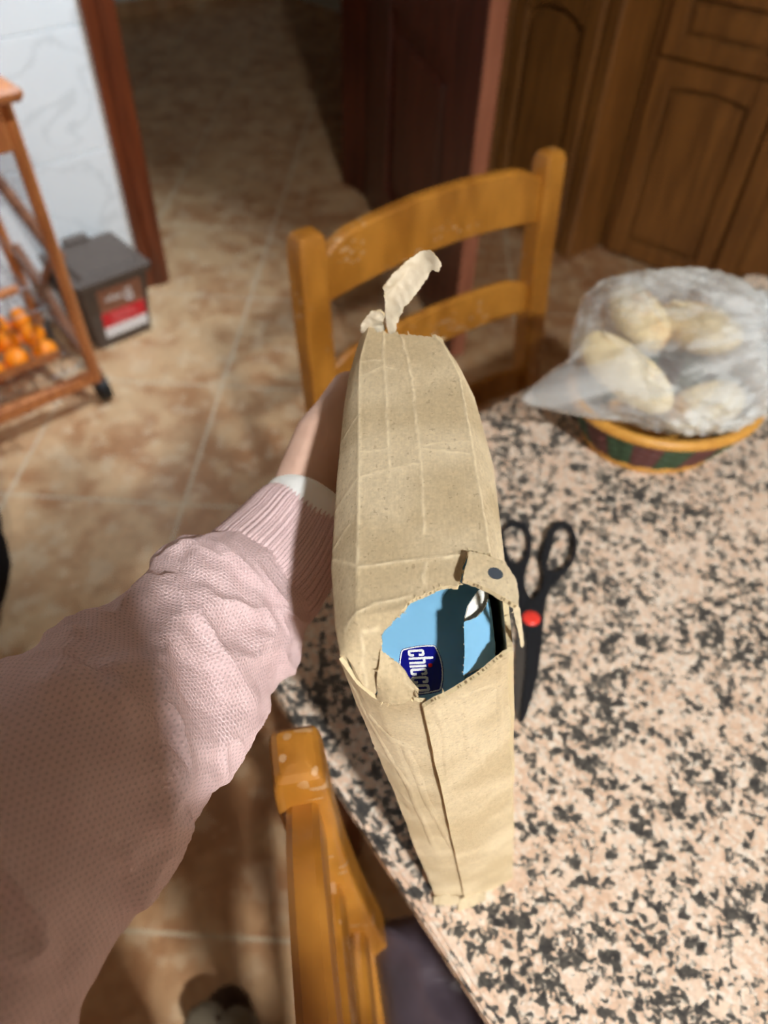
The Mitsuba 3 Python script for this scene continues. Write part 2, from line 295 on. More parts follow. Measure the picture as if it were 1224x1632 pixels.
# open door leaf, hinged on the right jamb
def W(uu, vv): return (uu * RU + vv * RV)
dA, dB = W(1.888, 2.13), W(1.451, 1.287); dd = (dB - dA) / np.linalg.norm(dB - dA); dn = np.cross(RZ, dd)
if dn @ dA > 0: dn = -dn       # towards the camera's side
DOOR = frame(dA, dd, -dn)
if np.linalg.det(DOOR[:3, :3]) < 0: DOOR[:3, 1] *= -1
ds = 1.0 if (DOOR[:3, 1] @ (dA - CAM)) > 0 else -1.0
tag('door_1', label='open dark red-brown panelled door swung into the kitchen', kind='structure')
Ld = 1.035; y0, y1 = (0, .045) if ds > 0 else (-.045, 0)
def dp(key, x0, x1, z0, z1, ya, yb, c=.004): put('door_1__' + key, ply(xf(cbox((x0, ya, z0), (x1, yb, z1), c), DOOR), 'mat_door'))
dp('stile', 0, .27, .008, 2.05, y0, y1); dp('stile', .83, Ld, .008, 2.05, y0, y1)
dp('rail', .268, .832, .008, .17, y0, y1); dp('rail', .268, .832, .715, .86, y0, y1); dp('rail', .268, .832, 1.9, 2.05, y0, y1)
for z0, z1 in ((.168, .717), (.858, 1.902)):
    dp('panel', .266, .834, z0, z1, y0 + .015, y1 - .015, .001); 
    put('door_1__panel_field', ply(xf(cbox((.33, y0 + .004, z0 + .06), (.77, y1 - .004, z1 - .06), .011), DOOR), 'mat_door'))

put('door_1__lit_edge', ply(xf(cbox((Ld - .001, y0 + .002, .010), (Ld + .006, y1 - .002, 2.048), .002), DOOR), 'mat_lit_door_edge'), label='leading edge of the door, coloured lighter to stand for the light on it')  # same door wood, painted lighter where the edge catches light

# ---------------------------------------------------------------- cabinets
def cab_frame(A, Bp):
    A = np.array([*A, 0.]); Bp = np.array([*Bp, 0.]); d = (Bp - A) / np.linalg.norm(Bp - A); n = np.cross(RZ, d)
    if n @ (CAM - A) > 0: n = -n          # n points into the cabinet
    return A, d, n
def cmesh(F, x0, x1, y0, y1, z0, z1, c=.004):
    A, d, n = F; M = frame(A, d, n); m = cbox((min(x0, x1), min(y0, y1), z0), (max(x0, x1), max(y0, y1), z1), c); m = xf(m, M)
    if np.linalg.det(M[:3, :3]) < 0: m.invert()
    return m
def raised_door(F, key, x0, x1, z0, z1, arch=0.0):
    """a framed cabinet door with a raised panel: frame standing proud, bead and field"""
    w = .058; k = put(key, ply(cmesh(F, x0 + .004, x1 - .004, -.002, .008, z0 + .004, z1 - .004, .002), 'mat_cabinet'))
    A, d, n = F; M = frame(A, d, n)
    for a, b, c, e in ((x0, x0 + w, z0, z1), (x1 - w, x1, z0, z1)): put(k + '__stile', ply(cmesh(F, a, b, -.022, -.002, c, e, .005), 'mat_cabinet'))
    put(k + '__rail', ply(cmesh(F, x0 + w - .001, x1 - w + .001, -.0215, -.002, z0, z0 + w, .005), 'mat_cabinet'))
    def shaped(poly, ya, yb, nm, bev):
        m = prism(poly, yb - ya, bev); v = m.vertices.copy(); m.vertices = np.c_[v[:, 0], ya + (yb - ya) - v[:, 2] if nm == 'raised_field' else ya + v[:, 2], v[:, 1]]; m = xf(m, M); trimesh.repair.fix_normals(m); put(k + '__' + nm, ply(m, 'mat_cabinet', smooth=25))
    a, b = x0 + w - .001, x1 - w + .001; xs = np.linspace(a, b, 17); t = np.abs(xs - (a + b) / 2) / ((b - a) / 2); dip = arch * np.clip(t * 1.4 - .25, 0, 1) ** 2
    shaped(sg.Polygon([(a, z1), (b, z1)] + [(x, z1 - w - q) for x, q in zip(xs[::-1], dip[::-1])]), -.0215, -.002, 'rail', .0)
    g = .016; xs = np.linspace(a + g, b - g, 17)
    shaped(sg.Polygon([(a + g, z0 + w + g), (b - g, z0 + w + g)] + [(x, z1 - w - g - q) for x, q in zip(xs[::-1], dip[::-1])]), -.019, -.002, 'raised_field', .014)
    return k
F1 = cab_frame((.615, 2.47), (.415, 2.707))
c1 = thing('tall_cabinet', 'tall dark brown wooden pantry cabinet beside the open door', 'cabinet')
put(c1 + '__carcass', ply(cmesh(F1, 0, .74, 0, .5, .0, 2.3, .004), 'mat_cabinet'))
put(c1 + '__corner_post', ply(cmesh(F1, 0, .052, -.014, .02, .0, 2.3, .006), 'mat_cabinet'))
for (a, b) in ((.06, .40), (.406, .75)):
    raised_door(F1, c1 + '__door', a, b, .05, .775, .03); raised_door(F1, c1 + '__door', a, b, .785, 1.6, .03)
F2 = cab_frame((.738, 2.556), (1.064, 2.324))
c2 = thing('base_cabinet', 'brown wooden kitchen base cabinet with drawer fronts, right of the tall cabinet', 'cabinet')
put(c2 + '__carcass', ply(cmesh(F2, .135, 1.14, .004, .46, .0, .86, .004), 'mat_cabinet'))
put(c2 + '__face_frame', ply(cmesh(F2, .0, .15, .004, .022, .0, .86, .004), 'mat_cabinet'))
for (a, b) in ((.03, .39), (.40, .76), (.77, 1.13)):
    raised_door(F2, c2 + '__door', a, b, .015, .625, .012)
    raised_door(F2, c2 + '__drawer', a, b, .632, .845, .0)
put(c2 + '__worktop', ply(cmesh(F2, .14, 1.14, -.02, .46, .86, .90, .006), 'mat_counter'))

# ---------------------------------------------------------------- table
tb = thing('kitchen_table', 'kitchen table with a speckled pink, grey and black granite top and brown wooden base', 'table')
tA, tAd, tBd = np.array([-.19, .46]), np.array([.594, -.804]), np.array([.770, .638])
tpoly = sg.Polygon([tA, tA + tAd * 1.5, tA + tAd * 1.5 + tBd * .965, tA + tBd * .965]).buffer(-.03).buffer(.03, 24)
m = prism(tpoly, .03, .009); m.apply_translation((0, 0, .72)); put(tb + '__granite_top', ply(m, 'mat_granite', smooth=40))
ap = tpoly.buffer(-.05); apron = prism(ap.difference(ap.buffer(-.022)), .09); apron.apply_translation((0, 0, .63)); put(tb + '__apron', ply(apron, 'mat_brace'))
cx = np.array([.15 + .0, .0]);
for s, q in ((.10, .10), (1.40, .10), (1.40, .865), (.10, .865)):
    c = tA + tAd * s + tBd * q; put(tb + '__leg', ply(xf(cbox((-.03, -.03, 0), (.03, .03, .72), .004), frame((*c, 0), np.array([*tAd, 0]), np.array([*(-np.array([tAd[1], -tAd[0]])), 0]))), 'mat_brace'))

# ---------------------------------------------------------------- chairs
def chair(label, group, pl, pr, rake, fwd):
    """ladder-back chair: pl, pr = tops of the back posts (x, y), fwd = unit vector towards the seat's front"""
    t = thing('dining_chair', label, 'chair', group)
    pl, pr, fwd = (np.array([*a, 0.0]) for a in (pl, pr, fwd)); ax = pr - pl; w = np.linalg.norm(ax); ax = ax / w; fw = np.cross(RZ, ax); fw = fw if fw @ fwd > 0 else -fw
    org = (pl + pr) / 2; zt = .9
    def off(z): return rake * max((zt - z) / .45, 0) ** 1.55 if z > .45 else rake * (1 - .25 * (.45 - z) / .45)
    def P(x, y, z): return org + ax * x + fw * (y + off(z)) + RZ * z
    def loft(zs, x, hw, hd):   # a post from bottom to top
        rings = []
        for z, s, sd in zs:
            o = P(x, 0, z); c = .28
            pr_ = []
            for q_ in range(24):
                th_ = 2 * math.pi * (q_ + .5) / 24; cc, ss = math.cos(th_), math.sin(th_); e_ = .24; sx, sy = math.copysign(abs(cc) ** e_, cc), math.copysign(abs(ss) ** e_, ss); pr_.append(o + ax * sx * hw * s + fw * sy * hd * sd)
            rings.append(pr_)
        v = np.array(rings).reshape(-1, 3); return v, len(zs)
    def skin_(v, k, M=8):
        f = []
        for i in range(k - 1):
            for j in range(M):
                a, b, c, d = i * M + j, i * M + (j + 1) % M, (i + 1) * M + (j + 1) % M, (i + 1) * M + j; f += [[a, b, c], [a, c, d]]
        for j in range(1, M - 1): f += [[0, j + 1, j], [(k - 1) * M, (k - 1) * M + j, (k - 1) * M + j + 1]]
        m = TM(v, f); trimesh.repair.fix_normals(m); return m
    zs = [(0.0, .8, .75), (.2, .95, .85), (.40, 1, 1), (.45, 1, 1), (.5, 1, 1), (.55, 1, 1), (.6, 1, 1), (.65, 1, 1), (.7, 1, 1), (.75, 1, 1), (.8, 1, 1), (.86, 1, 1), (.878, .99, .97), (.889, .95, .92), (.896, .87, .82), (.9, .7, .62), (.9015, .4, .35)]
    for x in (-w / 2, w / 2): put(t + '__back_post', ply(skin_(*loft(zs, x, .020, .0175), 24), 'mat_chairwood', smooth=25))
    def rail(z0, z1, arch, botarch, th=.010, curve=.006):
        n = 29; xs = np.linspace(-w / 2 + .006, w / 2 - .006, n); k = np.abs(xs) / (w / 2)
        up = arch * np.clip((1 - k - .10) / .16, 0, 1) ** 1.0 * .45 + arch * .55 * np.clip(1 - (k / .92) ** 2, 0, 1)
        bo = botarch * (1 - k ** 2); v = []
        for i in range(n):
            yb = -curve * (1 - (xs[i] / (w / 2)) ** 2); zb, zt_ = z0 + bo[i], z1 + up[i]; e = .004
            for yy, zz in ((th - e, zb), (th, zb + e), (th, zt_ - e), (th - e, zt_), (-th + e, zt_), (-th, zt_ - e), (-th, zb + e), (-th + e, zb)): v.append(P(xs[i], yb + yy, zz))
        return skin_(np.array(v), n)
    put(t + '__top_rail', ply(rail(.800, .868, .028, .016), 'mat_chairwood', smooth=25))
    put(t + '__mid_rail', ply(rail(.655, .705, .022, .010, .0068), 'mat_chairwood', smooth=25))
    put(t + '__lower_rail', ply(rail(.510, .548, .016, .006, .0065), 'mat_chairwood', smooth=25))
    d = .40
    # seat frame, front legs, stretchers
    def bar(a, b, hw, hz):
        a, b = np.array(a), np.array(b); x = (b - a); L = np.linalg.norm(x); x = x / L; y = np.cross(RZ, x); y /= np.linalg.norm(y); m = cbox((0, -hw, -hz), (L, hw, hz), .003); return xf(m, frame(a, x, y, np.cross(x, y)))
    seat = lambda x, y, z: org + ax * x + fw * (y + rake) + RZ * z
    for x in (-w / 2, w / 2):
        put(t + '__side_rail', ply(bar(seat(x, .0, .415), seat(x * 1.02, d, .415), .011, .025), 'mat_chairwood'))
        put(t + '__front_leg', ply(xf(cbox((-.017, -.017, 0), (.017, .017, .44), .004), frame(seat(x * 1.04, d, 0), ax, fw if np.linalg.det(np.stack([ax, fw, RZ], 1)) > 0 else -fw)), 'mat_chairwood'))
        put(t + '__stretcher', ply(bar(seat(x, .0, .2), seat(x * 1.04, d, .2), .009, .014), 'mat_chairwood'))
    put(t + '__front_rail', ply(bar(seat(-w / 2, d, .415), seat(w / 2, d, .415), .011, .025), 'mat_chairwood'))
    put(t + '__rear_rail', ply(bar(seat(-w / 2, .0, .415), seat(w / 2, .0, .415), .011, .025), 'mat_chairwood'))
    # leather pad with wrinkles
    nx, ny = 48, 48; gx, gy = np.meshgrid(np.linspace(-1, 1, nx), np.linspace(-1, 1, ny), indexing='ij')
    e = np.clip(1 - np.maximum(np.abs(gx) ** 6, np.abs(gy) ** 6), 0, 1) ** .5
    X = gx * (w / 2 + .012); Y = d / 2 + .012 + gy * (d / 2 + .012)
    wr = meshkit.fbm(np.stack([X * 9 + 3 * Y * 4, Y * 16 - X * 5, X * 0 + 3.3], -1).reshape(-1, 3), 3, 5).reshape(nx, ny)
    H = .438 + .04 * e + (np.abs(wr - .5) * -.085 + .018) * e
    top = np.stack([seat(X[i, j], Y[i, j], H[i, j]) for i in range(nx) for j in range(ny)]); bot = np.stack([seat(X[i, j], Y[i, j], .432) for i in range(nx) for j in range(ny)])
    idx = np.arange(nx * ny).reshape(nx, ny); q = np.stack([idx[:-1, :-1], idx[1:, :-1], idx[1:, 1:], idx[:-1, 1:]], -1).reshape(-1, 4); f = np.vstack([q[:, [0, 1, 2]], q[:, [0, 2, 3]]]); N0 = nx * ny
    bd = np.concatenate([idx[:, 0], idx[-1, 1:], idx[-2::-1, -1], idx[0, -2:0:-1]]); sd = []
    for a, b in zip(bd, np.roll(bd, -1)): sd += [[a, b, b + N0], [a, b + N0, a + N0]]
    m = TM(np.vstack([top, bot]), np.vstack([f, f[:, ::-1] + N0, sd])); trimesh.repair.fix_normals(m); put(t + '__seat_pad', ply(m, 'mat_leather', smooth=50))
    return t
_ul = np.array([.334, .279]); _ul /= np.linalg.norm(_ul); _pc = (np.array([-.106, .835]) + np.array([.228, 1.114])) / 2
chair('honey-coloured wooden ladder-back chair on the far side of the table, facing the carton', None, _pc - _ul * .217, _pc + _ul * .2, .05, (.637, -.77))
_n0 = np.array([-.0465, .198]); _nd = np.array([.2164, -.9763])
chair('honey-coloured ladder-back chair with dark leather seat, right beside the pink sleeve', None, _n0, _n0 + _nd * .40, .052, (.976, .216))

# ---------------------------------------------------------------- trolley with oranges
tr = thing('kitchen_trolley', 'reddish wooden kitchen trolley with wire baskets standing against the white wall', 'trolley')
def rput(key, m, mt, smooth=False, **kw): return put(key, ply(xf(m, ROOM), mt, smooth=smooth), **kw)
u1, vf, vb, u0 = .556, 1.695, 2.04, -.12
rput(tr + '__table_top', cbox((u0 - .04, 1.50, .815), (.515, 2.10, .84), .008), 'mat_trolley')
rput(tr + '__drawer_apron', cbox((u0, 1.60, .70), (.497, 2.06, .815), .004), 'mat_trolley')
for uu in (u0, u1):
    s = 1 if uu == u1 else 0
    rput(tr + '__leg', tube([(uu - .006 * s, vf, .06), (uu - .045 * s, vf - .075, .80)], .014, 10), 'mat_trolley', smooth=40)
    rput(tr + '__leg', tube([(uu - .006 * s, vb, .06), (uu - .045 * s, vb + .0, .80)], .014, 10), 'mat_trolley', smooth=40)
    rput(tr + '__brace', tube([(uu, vf, .08), (uu, vb, .30), ], .015, 8), 'mat_brace', smooth=40)
    rput(tr + '__brace', tube([(uu, vf + .02, .40), (uu, vb, .52)], .015, 8), 'mat_brace', smooth=40)
    rput(tr + '__brace', tube([(uu, vb + .01, .10), (uu, vf + .1, .36), (uu, vf, .42)], .010, 8), 'mat_brace', smooth=40)
    for vv in (vf, vb):
        k = rput(tr + '__caster', xf(trimesh.creation.cylinder(.033, .026, sections=28), frame((uu, vv, .0335), RZ, np.array([0, 1.0, 0]), np.array([1.0, 0, 0]))), 'mat_blackrubber', smooth=40)
        rput(k + '__fork', cbox((uu - .018, vv - .010, .030), (uu + .015, vv + .012, .07), .003), 'mat_blackrubber')
rput(tr + '__bottom_rail', cbox((u0, vf - .012, .062), (u1, vf + .012, .098), .004), 'mat_trolley')
rput(tr + '__rear_rail', cbox((u0, vb - .012, .062), (u1, vb + .012, .098), .004), 'mat_trolley')
for zb, vf2, uend in ((.10, vf + .012, .535), (.36, vf - .10, .465)):
    rput(tr + '__basket_bar', tube([(u0, vf2, zb + .075), (uend - .055, vf2, zb + .075)], .010, 8), 'mat_trolley', smooth=40)
    ws = []
    for k in range(16):
        uu = u0 + .01 + k * (uend - u0 - .02) / 15
        ws.append(tube([(uu, vf2, zb + .07), (uu, vf2 + .01, zb), (uu, vb, zb), (uu, vb, zb + .12)], .0016, 5))
    for vv in np.linspace(vf2 + .02, vb, 5): ws.append(tube([(u0, vv, zb), (uend, vv, zb)], .0016, 5))
    for zz in (zb + .06, zb + .12): ws.append(tube([(u0, vb, zz), (uend, vb, zz)], .0016, 5))
    ws.append(tube([(uend, vf2, zb + .07), (uend, vf2, zb), (uend, vb, zb), (uend, vb, zb + .12), (uend, vf2, zb + .07)], .002, 5))
    rput(tr + '__wire_basket', cat(*ws), 'mat_wire', smooth=True)
orange_pos = [(.488, 1.978, .134), (.423, 1.985, .134), (.358, 1.975, .134), (.482, 1.887, .134), (.417, 1.897, .134), (.352, 1.886, .134), (.474, 1.798, .134), (.402, 1.806, .134), (.334, 1.796, .134), (.286, 1.90, .134)]
olab = ['orange at the back right corner of the trolley basket', 'orange in the back row of the trolley basket, second from the right', 'orange at the back left of the trolley basket, cut by the picture edge', 'middle orange of the right-hand row in the trolley basket', 'orange in the middle of the trolley basket, ringed by others', 'orange left of centre in the trolley basket, cut by the picture edge', 'front right orange in the trolley basket, nearest the caster', 'front orange behind the wooden bar of the trolley basket', 'lowest orange at the left picture edge in the trolley basket', 'orange deep on the left of the trolley basket']
om = ellipsoid((0, 0, 0), (.0318, .0318, .0305), 3); cal = trimesh.creation.icosphere(subdivisions=1); cal.apply_scale((.005, .005, .002)); cal.apply_translation((0, 0, .0303))
op, cp = ply(om, 'mat_orange', smooth=True), ply(cal, 'mat_calyx', smooth=True)
for (a, b, c), lb in zip(orange_pos, olab):
    k = thing('orange', lb, 'orange', 'oranges in the trolley basket'); p = W(a, b); rr = random.uniform(0, 360); R_ = T4().translate([p[0], p[1], c]).rotate([0, 0, 1], rr).rotate([1, 0, 0], random.uniform(-70, 40))
    put(k + '__fruit', {**op, 'to_world': R_}); put(k + '__calyx', {**cp, 'to_world': R_})

# ---------------------------------------------------------------- bin
bn = thing('compost_bin', 'small dark grey-brown lidded bin with a red and white label, by the white wall', 'bin')
def taper(u0, u1, v0, v1, z0, z1, g, c=.012):
    lo = sg.box(u0, v0, u1, v1).buffer(-c).buffer(c, 6); hi = sg.box(u0 - g, v0 - g, u1 + g, v1 + g).buffer(-c).buffer(c, 6)
    a = np.asarray(lo.exterior.coords[:-1]); b = np.asarray(hi.exterior.coords[:-1]); return trimesh.Trimesh(np.vstack([np.c_[a, np.full(len(a), z0)], np.c_[b, np.full(len(b), z1)]])).convex_hull
rput(bn + '__body', taper(.650, .826, 1.902, 2.085, .0, .205, .016), 'mat_bin', smooth=30)
lid = cat(taper(.626, .850, 1.872, 2.105, .203, .222, .003), taper(.645, .832, 1.892, 2.088, .221, .236, -.012), taper(.70, .775, 2.07, 2.112, .205, .244, -.002, .006))
rput(bn + '__lid', lid, 'mat_bin', smooth=30)
rput(bn + '__handle', tube([(.632, 1.95, .19), (.622, 1.95, .17), (.622, 2.05, .17), (.632, 2.05, .19)], .006, 8), 'mat_blackrubber', smooth=40)
def lab(u0, u1, z0, z1, pr, mt):   # on the sloping front of the bin
    f = lambda z: 1.902 - .016 * z / .205 - pr
    v = np.array([(u0, f(z0), z0), (u1, f(z0), z0), (u1, f(z1), z1), (u0, f(z1), z1)]); v = np.vstack([v, v + [0, .0012 + pr, 0]])
    m = trimesh.Trimesh(v).convex_hull; return xf(m, ROOM)
L0 = put(bn + '__label', ply(lab(.680, .815, .030, .186, .0012, 'x'), 'mat_labelbrown'), label='brown, red and white printed label')
put(L0 + '__red_band', ply(lab(.680, .815, .064, .112, .0018, 'x'), 'mat_labelred')); put(L0 + '__white_band', ply(lab(.680, .815, .030, .064, .0018, 'x'), 'mat_labelwhite'))
ms = []
for a, b, c, d in ((.702, .712, .146, .158), (.716, .723, .146, .163), (.727, .738, .144, .158), (.742, .749, .144, .160)): ms.append(lab(a, b, c, d, .0026, 'x'))
tor = trimesh.creation.torus(.010, .0038, 20, 8)
for zz, sc in ((.142, 1.0), (.160, .8)):
    q = xf(tor, np.diag([sc, sc, .3, 1])); q = xf(q, frame((.772, 1.8885, zz), np.array([1.0, 0, 0]), RZ, np.array([0, -1.0, 0]))); ms.append(xf(q, ROOM))
put(L0 + '__white_print', ply(cat(*ms), 'mat_labelwhite'))
put(L0 + '__red_print', ply(cat(*[lab(a, b, c, d, .0024, 'x') for a, b, c, d in ((.705, .775, .095, .102), (.715, .79, .082, .088), (.705, .76, .071, .076))]), 'mat_labelpink'))

# ---------------------------------------------------------------- black bag at the left edge
v = trimesh.creation.icosphere(subdivisions=4); v.apply_scale((.13, .16, .30)); v.apply_translation((0, 0, .30)); v.vertices[:, 2] = np.clip(v.vertices[:, 2], 0, .50)
v = disp(v, .02, 9, 3); v.vertices[:, 2] = np.maximum(v.vertices[:, 2], 0); v.apply_translation((-.85, .875, 0))
kb = thing('black_bag', 'black rounded bag on the floor, cut by the left picture edge above the sleeve', 'bag'); put(kb + '__body', ply(v, 'mat_cloth', smooth=True))
put(kb + '__strap', ply(tube(catmull([(-.925, .875, .46), (-.92, .875, .56), (-.87, .875, .60), (-.84, .875, .55), (-.835, .875, .46)], 24), .009, 8), 'mat_cloth', smooth=True))

# ---------------------------------------------------------------- slipper
sl = thing('slipper', 'dark brown slipper with pale fleece lining on the floor at the bottom picture edge', 'slipper')
def foot(sx, sy, n=40):
    a = np.linspace(0, 2 * np.pi, n, endpoint=False); w = 1 - .12 * np.sin(a); return np.c_[sx * np.cos(a) * w, sy * np.sin(a)]
M_s = T4().translate([-.190, .108, 0]).rotate([0, 0, 1], 4)
put(sl + '__sole', {**ply(prism(sg.Polygon(foot(.060, .128)), .024, .006), 'mat_slipper', smooth=40), 'to_world': M_s})
um = trimesh.creation.icosphere(subdivisions=4); um.apply_scale((.055, .122, .075)); um.apply_translation((0, .004, .022)); um = um.slice_plane((0, 0, .02), (0, 0, 1)); um = um.slice_plane((0, .035, 0), (0, 1, -.1)); um = disp(um, .002, 70)
put(sl + '__upper', {**ply(um, 'mat_slipper', smooth=True), 'to_world': M_s})
fl = cat(disp(ellipsoid((-.022, .068, .072), (.030, .030, .022), 3), .004, 90, 2), disp(ellipsoid((.020, .060, .072), (.033, .030, .020), 3), .004, 90, 4), disp(ellipsoid((0, .02, .058), (.050, .055, .035), 3), .004, 90, 6))
kf = put(sl + '__fleece', {**ply(fl, 'mat_fleece', smooth=True), 'to_world': M_s}); put(kf + '__spot', {**ply(ellipsoid((-.004, .075, .089), (.004, .004, .003), 2), 'mat_slipper', smooth=True), 'to_world': M_s})

# ---------------------------------------------------------------- bread basket
bk = thing('bread_basket', 'oval woven basket in green and burgundy with a yellow cane rim, on the granite table', 'basket')
BC = np.array([.305, .672]); ba = math.radians(10)
BK = T4().translate([BC[0], BC[1], .75]).rotate([0, 0, 1], 10)
def ringuv(rx, ry, z, r):
    m = ring(rx, ry, z, r, 96, 7); uv = np.c_[np.repeat(np.arange(96) / 96, 7), np.tile(np.arange(7) / 7, 96)]; return m, uv
put(bk + '__base_ring', {**ply(ring(.073, .060, .006, .006), 'mat_cane', smooth=True), 'to_world': BK})
put(bk + '__base', {**ply(prism(sg.Point(0, 0).buffer(1, 24).__class__(np.c_[.072 * np.cos(np.linspace(0, 6.2832, 48, endpoint=False)), .059 * np.sin(np.linspace(0, 6.2832, 48, endpoint=False))]), .006), 'mat_cane'), 'to_world': BK})
for i in range(9):
    t = i / 8; z = .013 + .048 * t; m, uv = ringuv(.076 + .026 * t ** .8, .063 + .024 * t ** .8, z, .0040)
    a = np.repeat(np.arange(96), 7); s = np.sin(a / 96 * 2 * np.pi * 20 + np.pi * (i % 2)) * .0014; o = m.vertices.copy(); rr = np.linalg.norm(o[:, :2], axis=1, keepdims=True); m.vertices[:, :2] += o[:, :2] / rr * s[:, None]
    put(bk + '__weave_strand', {**ply(m, 'mat_weave', smooth=True, uv=uv), 'to_world': BK})
m = ring(.104, .089, .066, .0062, 96, 8); put(bk + '__rim', {**ply(m, 'mat_cane', smooth=True), 'to_world': BK}, label='yellow cane rim')
# bread rolls
def roll(L, w, h, seed):
    m = trimesh.creation.icosphere(subdivisions=4); v = m.vertices; ln = np.sign(v[:, 0]) * np.abs(v[:, 0]) ** .85
    m.vertices = np.c_[ln * L, v[:, 1] * w, v[:, 2] * h]; n = meshkit.fbm(m.vertices * 40 + 9, 3, seed) - .5; m.vertices *= (1 + .10 * n)[:, None]
    gr = np.exp(-(m.vertices[:, 1] / (.10 * w + .002)) ** 2) * (m.vertices[:, 2] > 0) * (np.abs(m.vertices[:, 0]) < .75 * L); m.vertices[:, 2] -= gr * .14 * h
    return m
RB = [((.246, .650, .856), (.060, .024, .026), -50, 8, 'long pale bread roll in the plastic bag, nearest the chair'), ((.272, .728, .872), (.046, .025, .026), -66, 10, 'pale bread roll at the back of the plastic bag'), ((.338, .728, .862), (.050, .026, .027), -40, -8, 'bread roll at the back right of the plastic bag'), ((.338, .640, .820), (.052, .026, .026), 30, 0, 'bread roll low in the front of the plastic bag')]
for c, d, rz, ry, lb in RB:
    k = thing('bread_roll', lb, 'bread roll', 'bread rolls in the bag'); Mx = T4().translate(list(c)).rotate([0, 0, 1], rz).rotate([0, 1, 0], ry)
    put(k + '__crust', {**ply(roll(*d, int(c[0] * 1000)), 'mat_bread', smooth=True), 'to_world': Mx})
    sm = trimesh.creation.icosphere(subdivisions=3); sm.apply_scale((d[0] * .7, .005, .004)); sm.apply_translation((0, 0, d[2] * .86)); put(k + '__split', {**ply(sm, 'mat_crumb', smooth=True), 'to_world': Mx})
# plastic bag
def bagmesh():
    nt, npn = 150, 220; th = np.linspace(0.02, 1.98, nt); ph = np.linspace(0, 2 * np.pi, npn, endpoint=False); TH, PH = np.meshgrid(th, ph, indexing='ij')
    d = np.stack([np.sin(TH) * np.cos(PH), np.sin(TH) * np.sin(PH), np.cos(TH)], -1)
    dn_ = np.clip(-d[..., 2], 0, 1); rad = 1 / np.sqrt((d[..., 0] / (.104 + .008 * np.clip(d[..., 2] * 3, 0, 1) - .03 * dn_)) ** 2 + (d[..., 1] / (.093 + .012 * np.clip(d[..., 2] * 3, 0, 1) - .03 * dn_)) ** 2 + (np.maximum(d[..., 2], 0) / .098) ** 2 + (np.minimum(d[..., 2], 0) / .05) ** 2)
    def lobe(v, w, h): v = np.array(v, float); v /= np.linalg.norm(v); return h * np.exp(-(np.arccos(np.clip(d @ v, -1, 1)) / w) ** 1.4)
    rad = rad + lobe((-.164, -.083, .020), .21, .092) + lobe((-.085, .075, .05), .45, .020) + lobe((.10, .06, .05), .5, .010)
    kd = np.array([.092, -.02, .062]); kd /= np.linalg.norm(kd); ang = np.arccos(np.clip(d @ kd, -1, 1))
    e1_ = np.cross(kd, RZ); e1_ /= np.linalg.norm(e1_); e2_ = np.cross(kd, e1_); az = np.arctan2(d @ e2_, d @ e1_)
    wr = meshkit.fbm(np.stack([np.cos(az) * 3.5 + 5, np.sin(az) * 3.5 + 5, ang * .6], -1).reshape(-1, 3), 4, 3).reshape(ang.shape)
    rad = rad + (np.abs(wr - .5) * -2 + .25) * .034 * np.exp(-(ang / 1.1) ** 2) + .012 * np.exp(-(ang / .16) ** 2)
    w2 = meshkit.fbm((d * np.array([3, 5, 4]) + 7).reshape(-1, 3), 4, 8).reshape(ang.shape); rad = rad + (.2 - np.abs(w2 - .5) * 2) * .018
    w3 = meshkit.fbm((d * np.array([6, 6, 9]) + 3).reshape(-1, 3), 3, 11).reshape(ang.shape); rad = rad + (.15 - np.abs(w3 - .5) * 1.5) * .005
    v = (d * rad[..., None]).reshape(-1, 3) + np.array([.307, .674, .842]); i = np.arange(nt * npn).reshape(nt, npn); a, b = i[:-1], i[1:]
    f = np.stack([a, b, np.roll(b, -1, 1), np.roll(a, -1, 1)], -1).reshape(-1, 4); return TM(v, np.vstack([f[:, [0, 1, 2]], f[:, [0, 2, 3]]]))
pb = thing('plastic_bag', 'crumpled translucent plastic bag of bread rolls sitting in the woven basket', 'plastic bag')
put(pb + '__film', ply(bagmesh(), 'mat_plastic', smooth=True))
kp = np.array([.400, .660, .905]); fr = []
for i in range(11):
    a = i / 11 * 2 * np.pi; dv = np.array([.75, -.1, .5]) + .42 * (math.cos(a) * np.array([0, 1, 0]) + math.sin(a) * np.array([-.5, 0, .8])); fr.append(tube(catmull([kp, kp + dv * .018, kp + dv * .04 + rng.normal(0, .004, 3)], 8), np.linspace(.002, .0055, 8), 7))
put(pb + '__gathered_neck', ply(cat(*fr), 'mat_plastic', smooth=True))

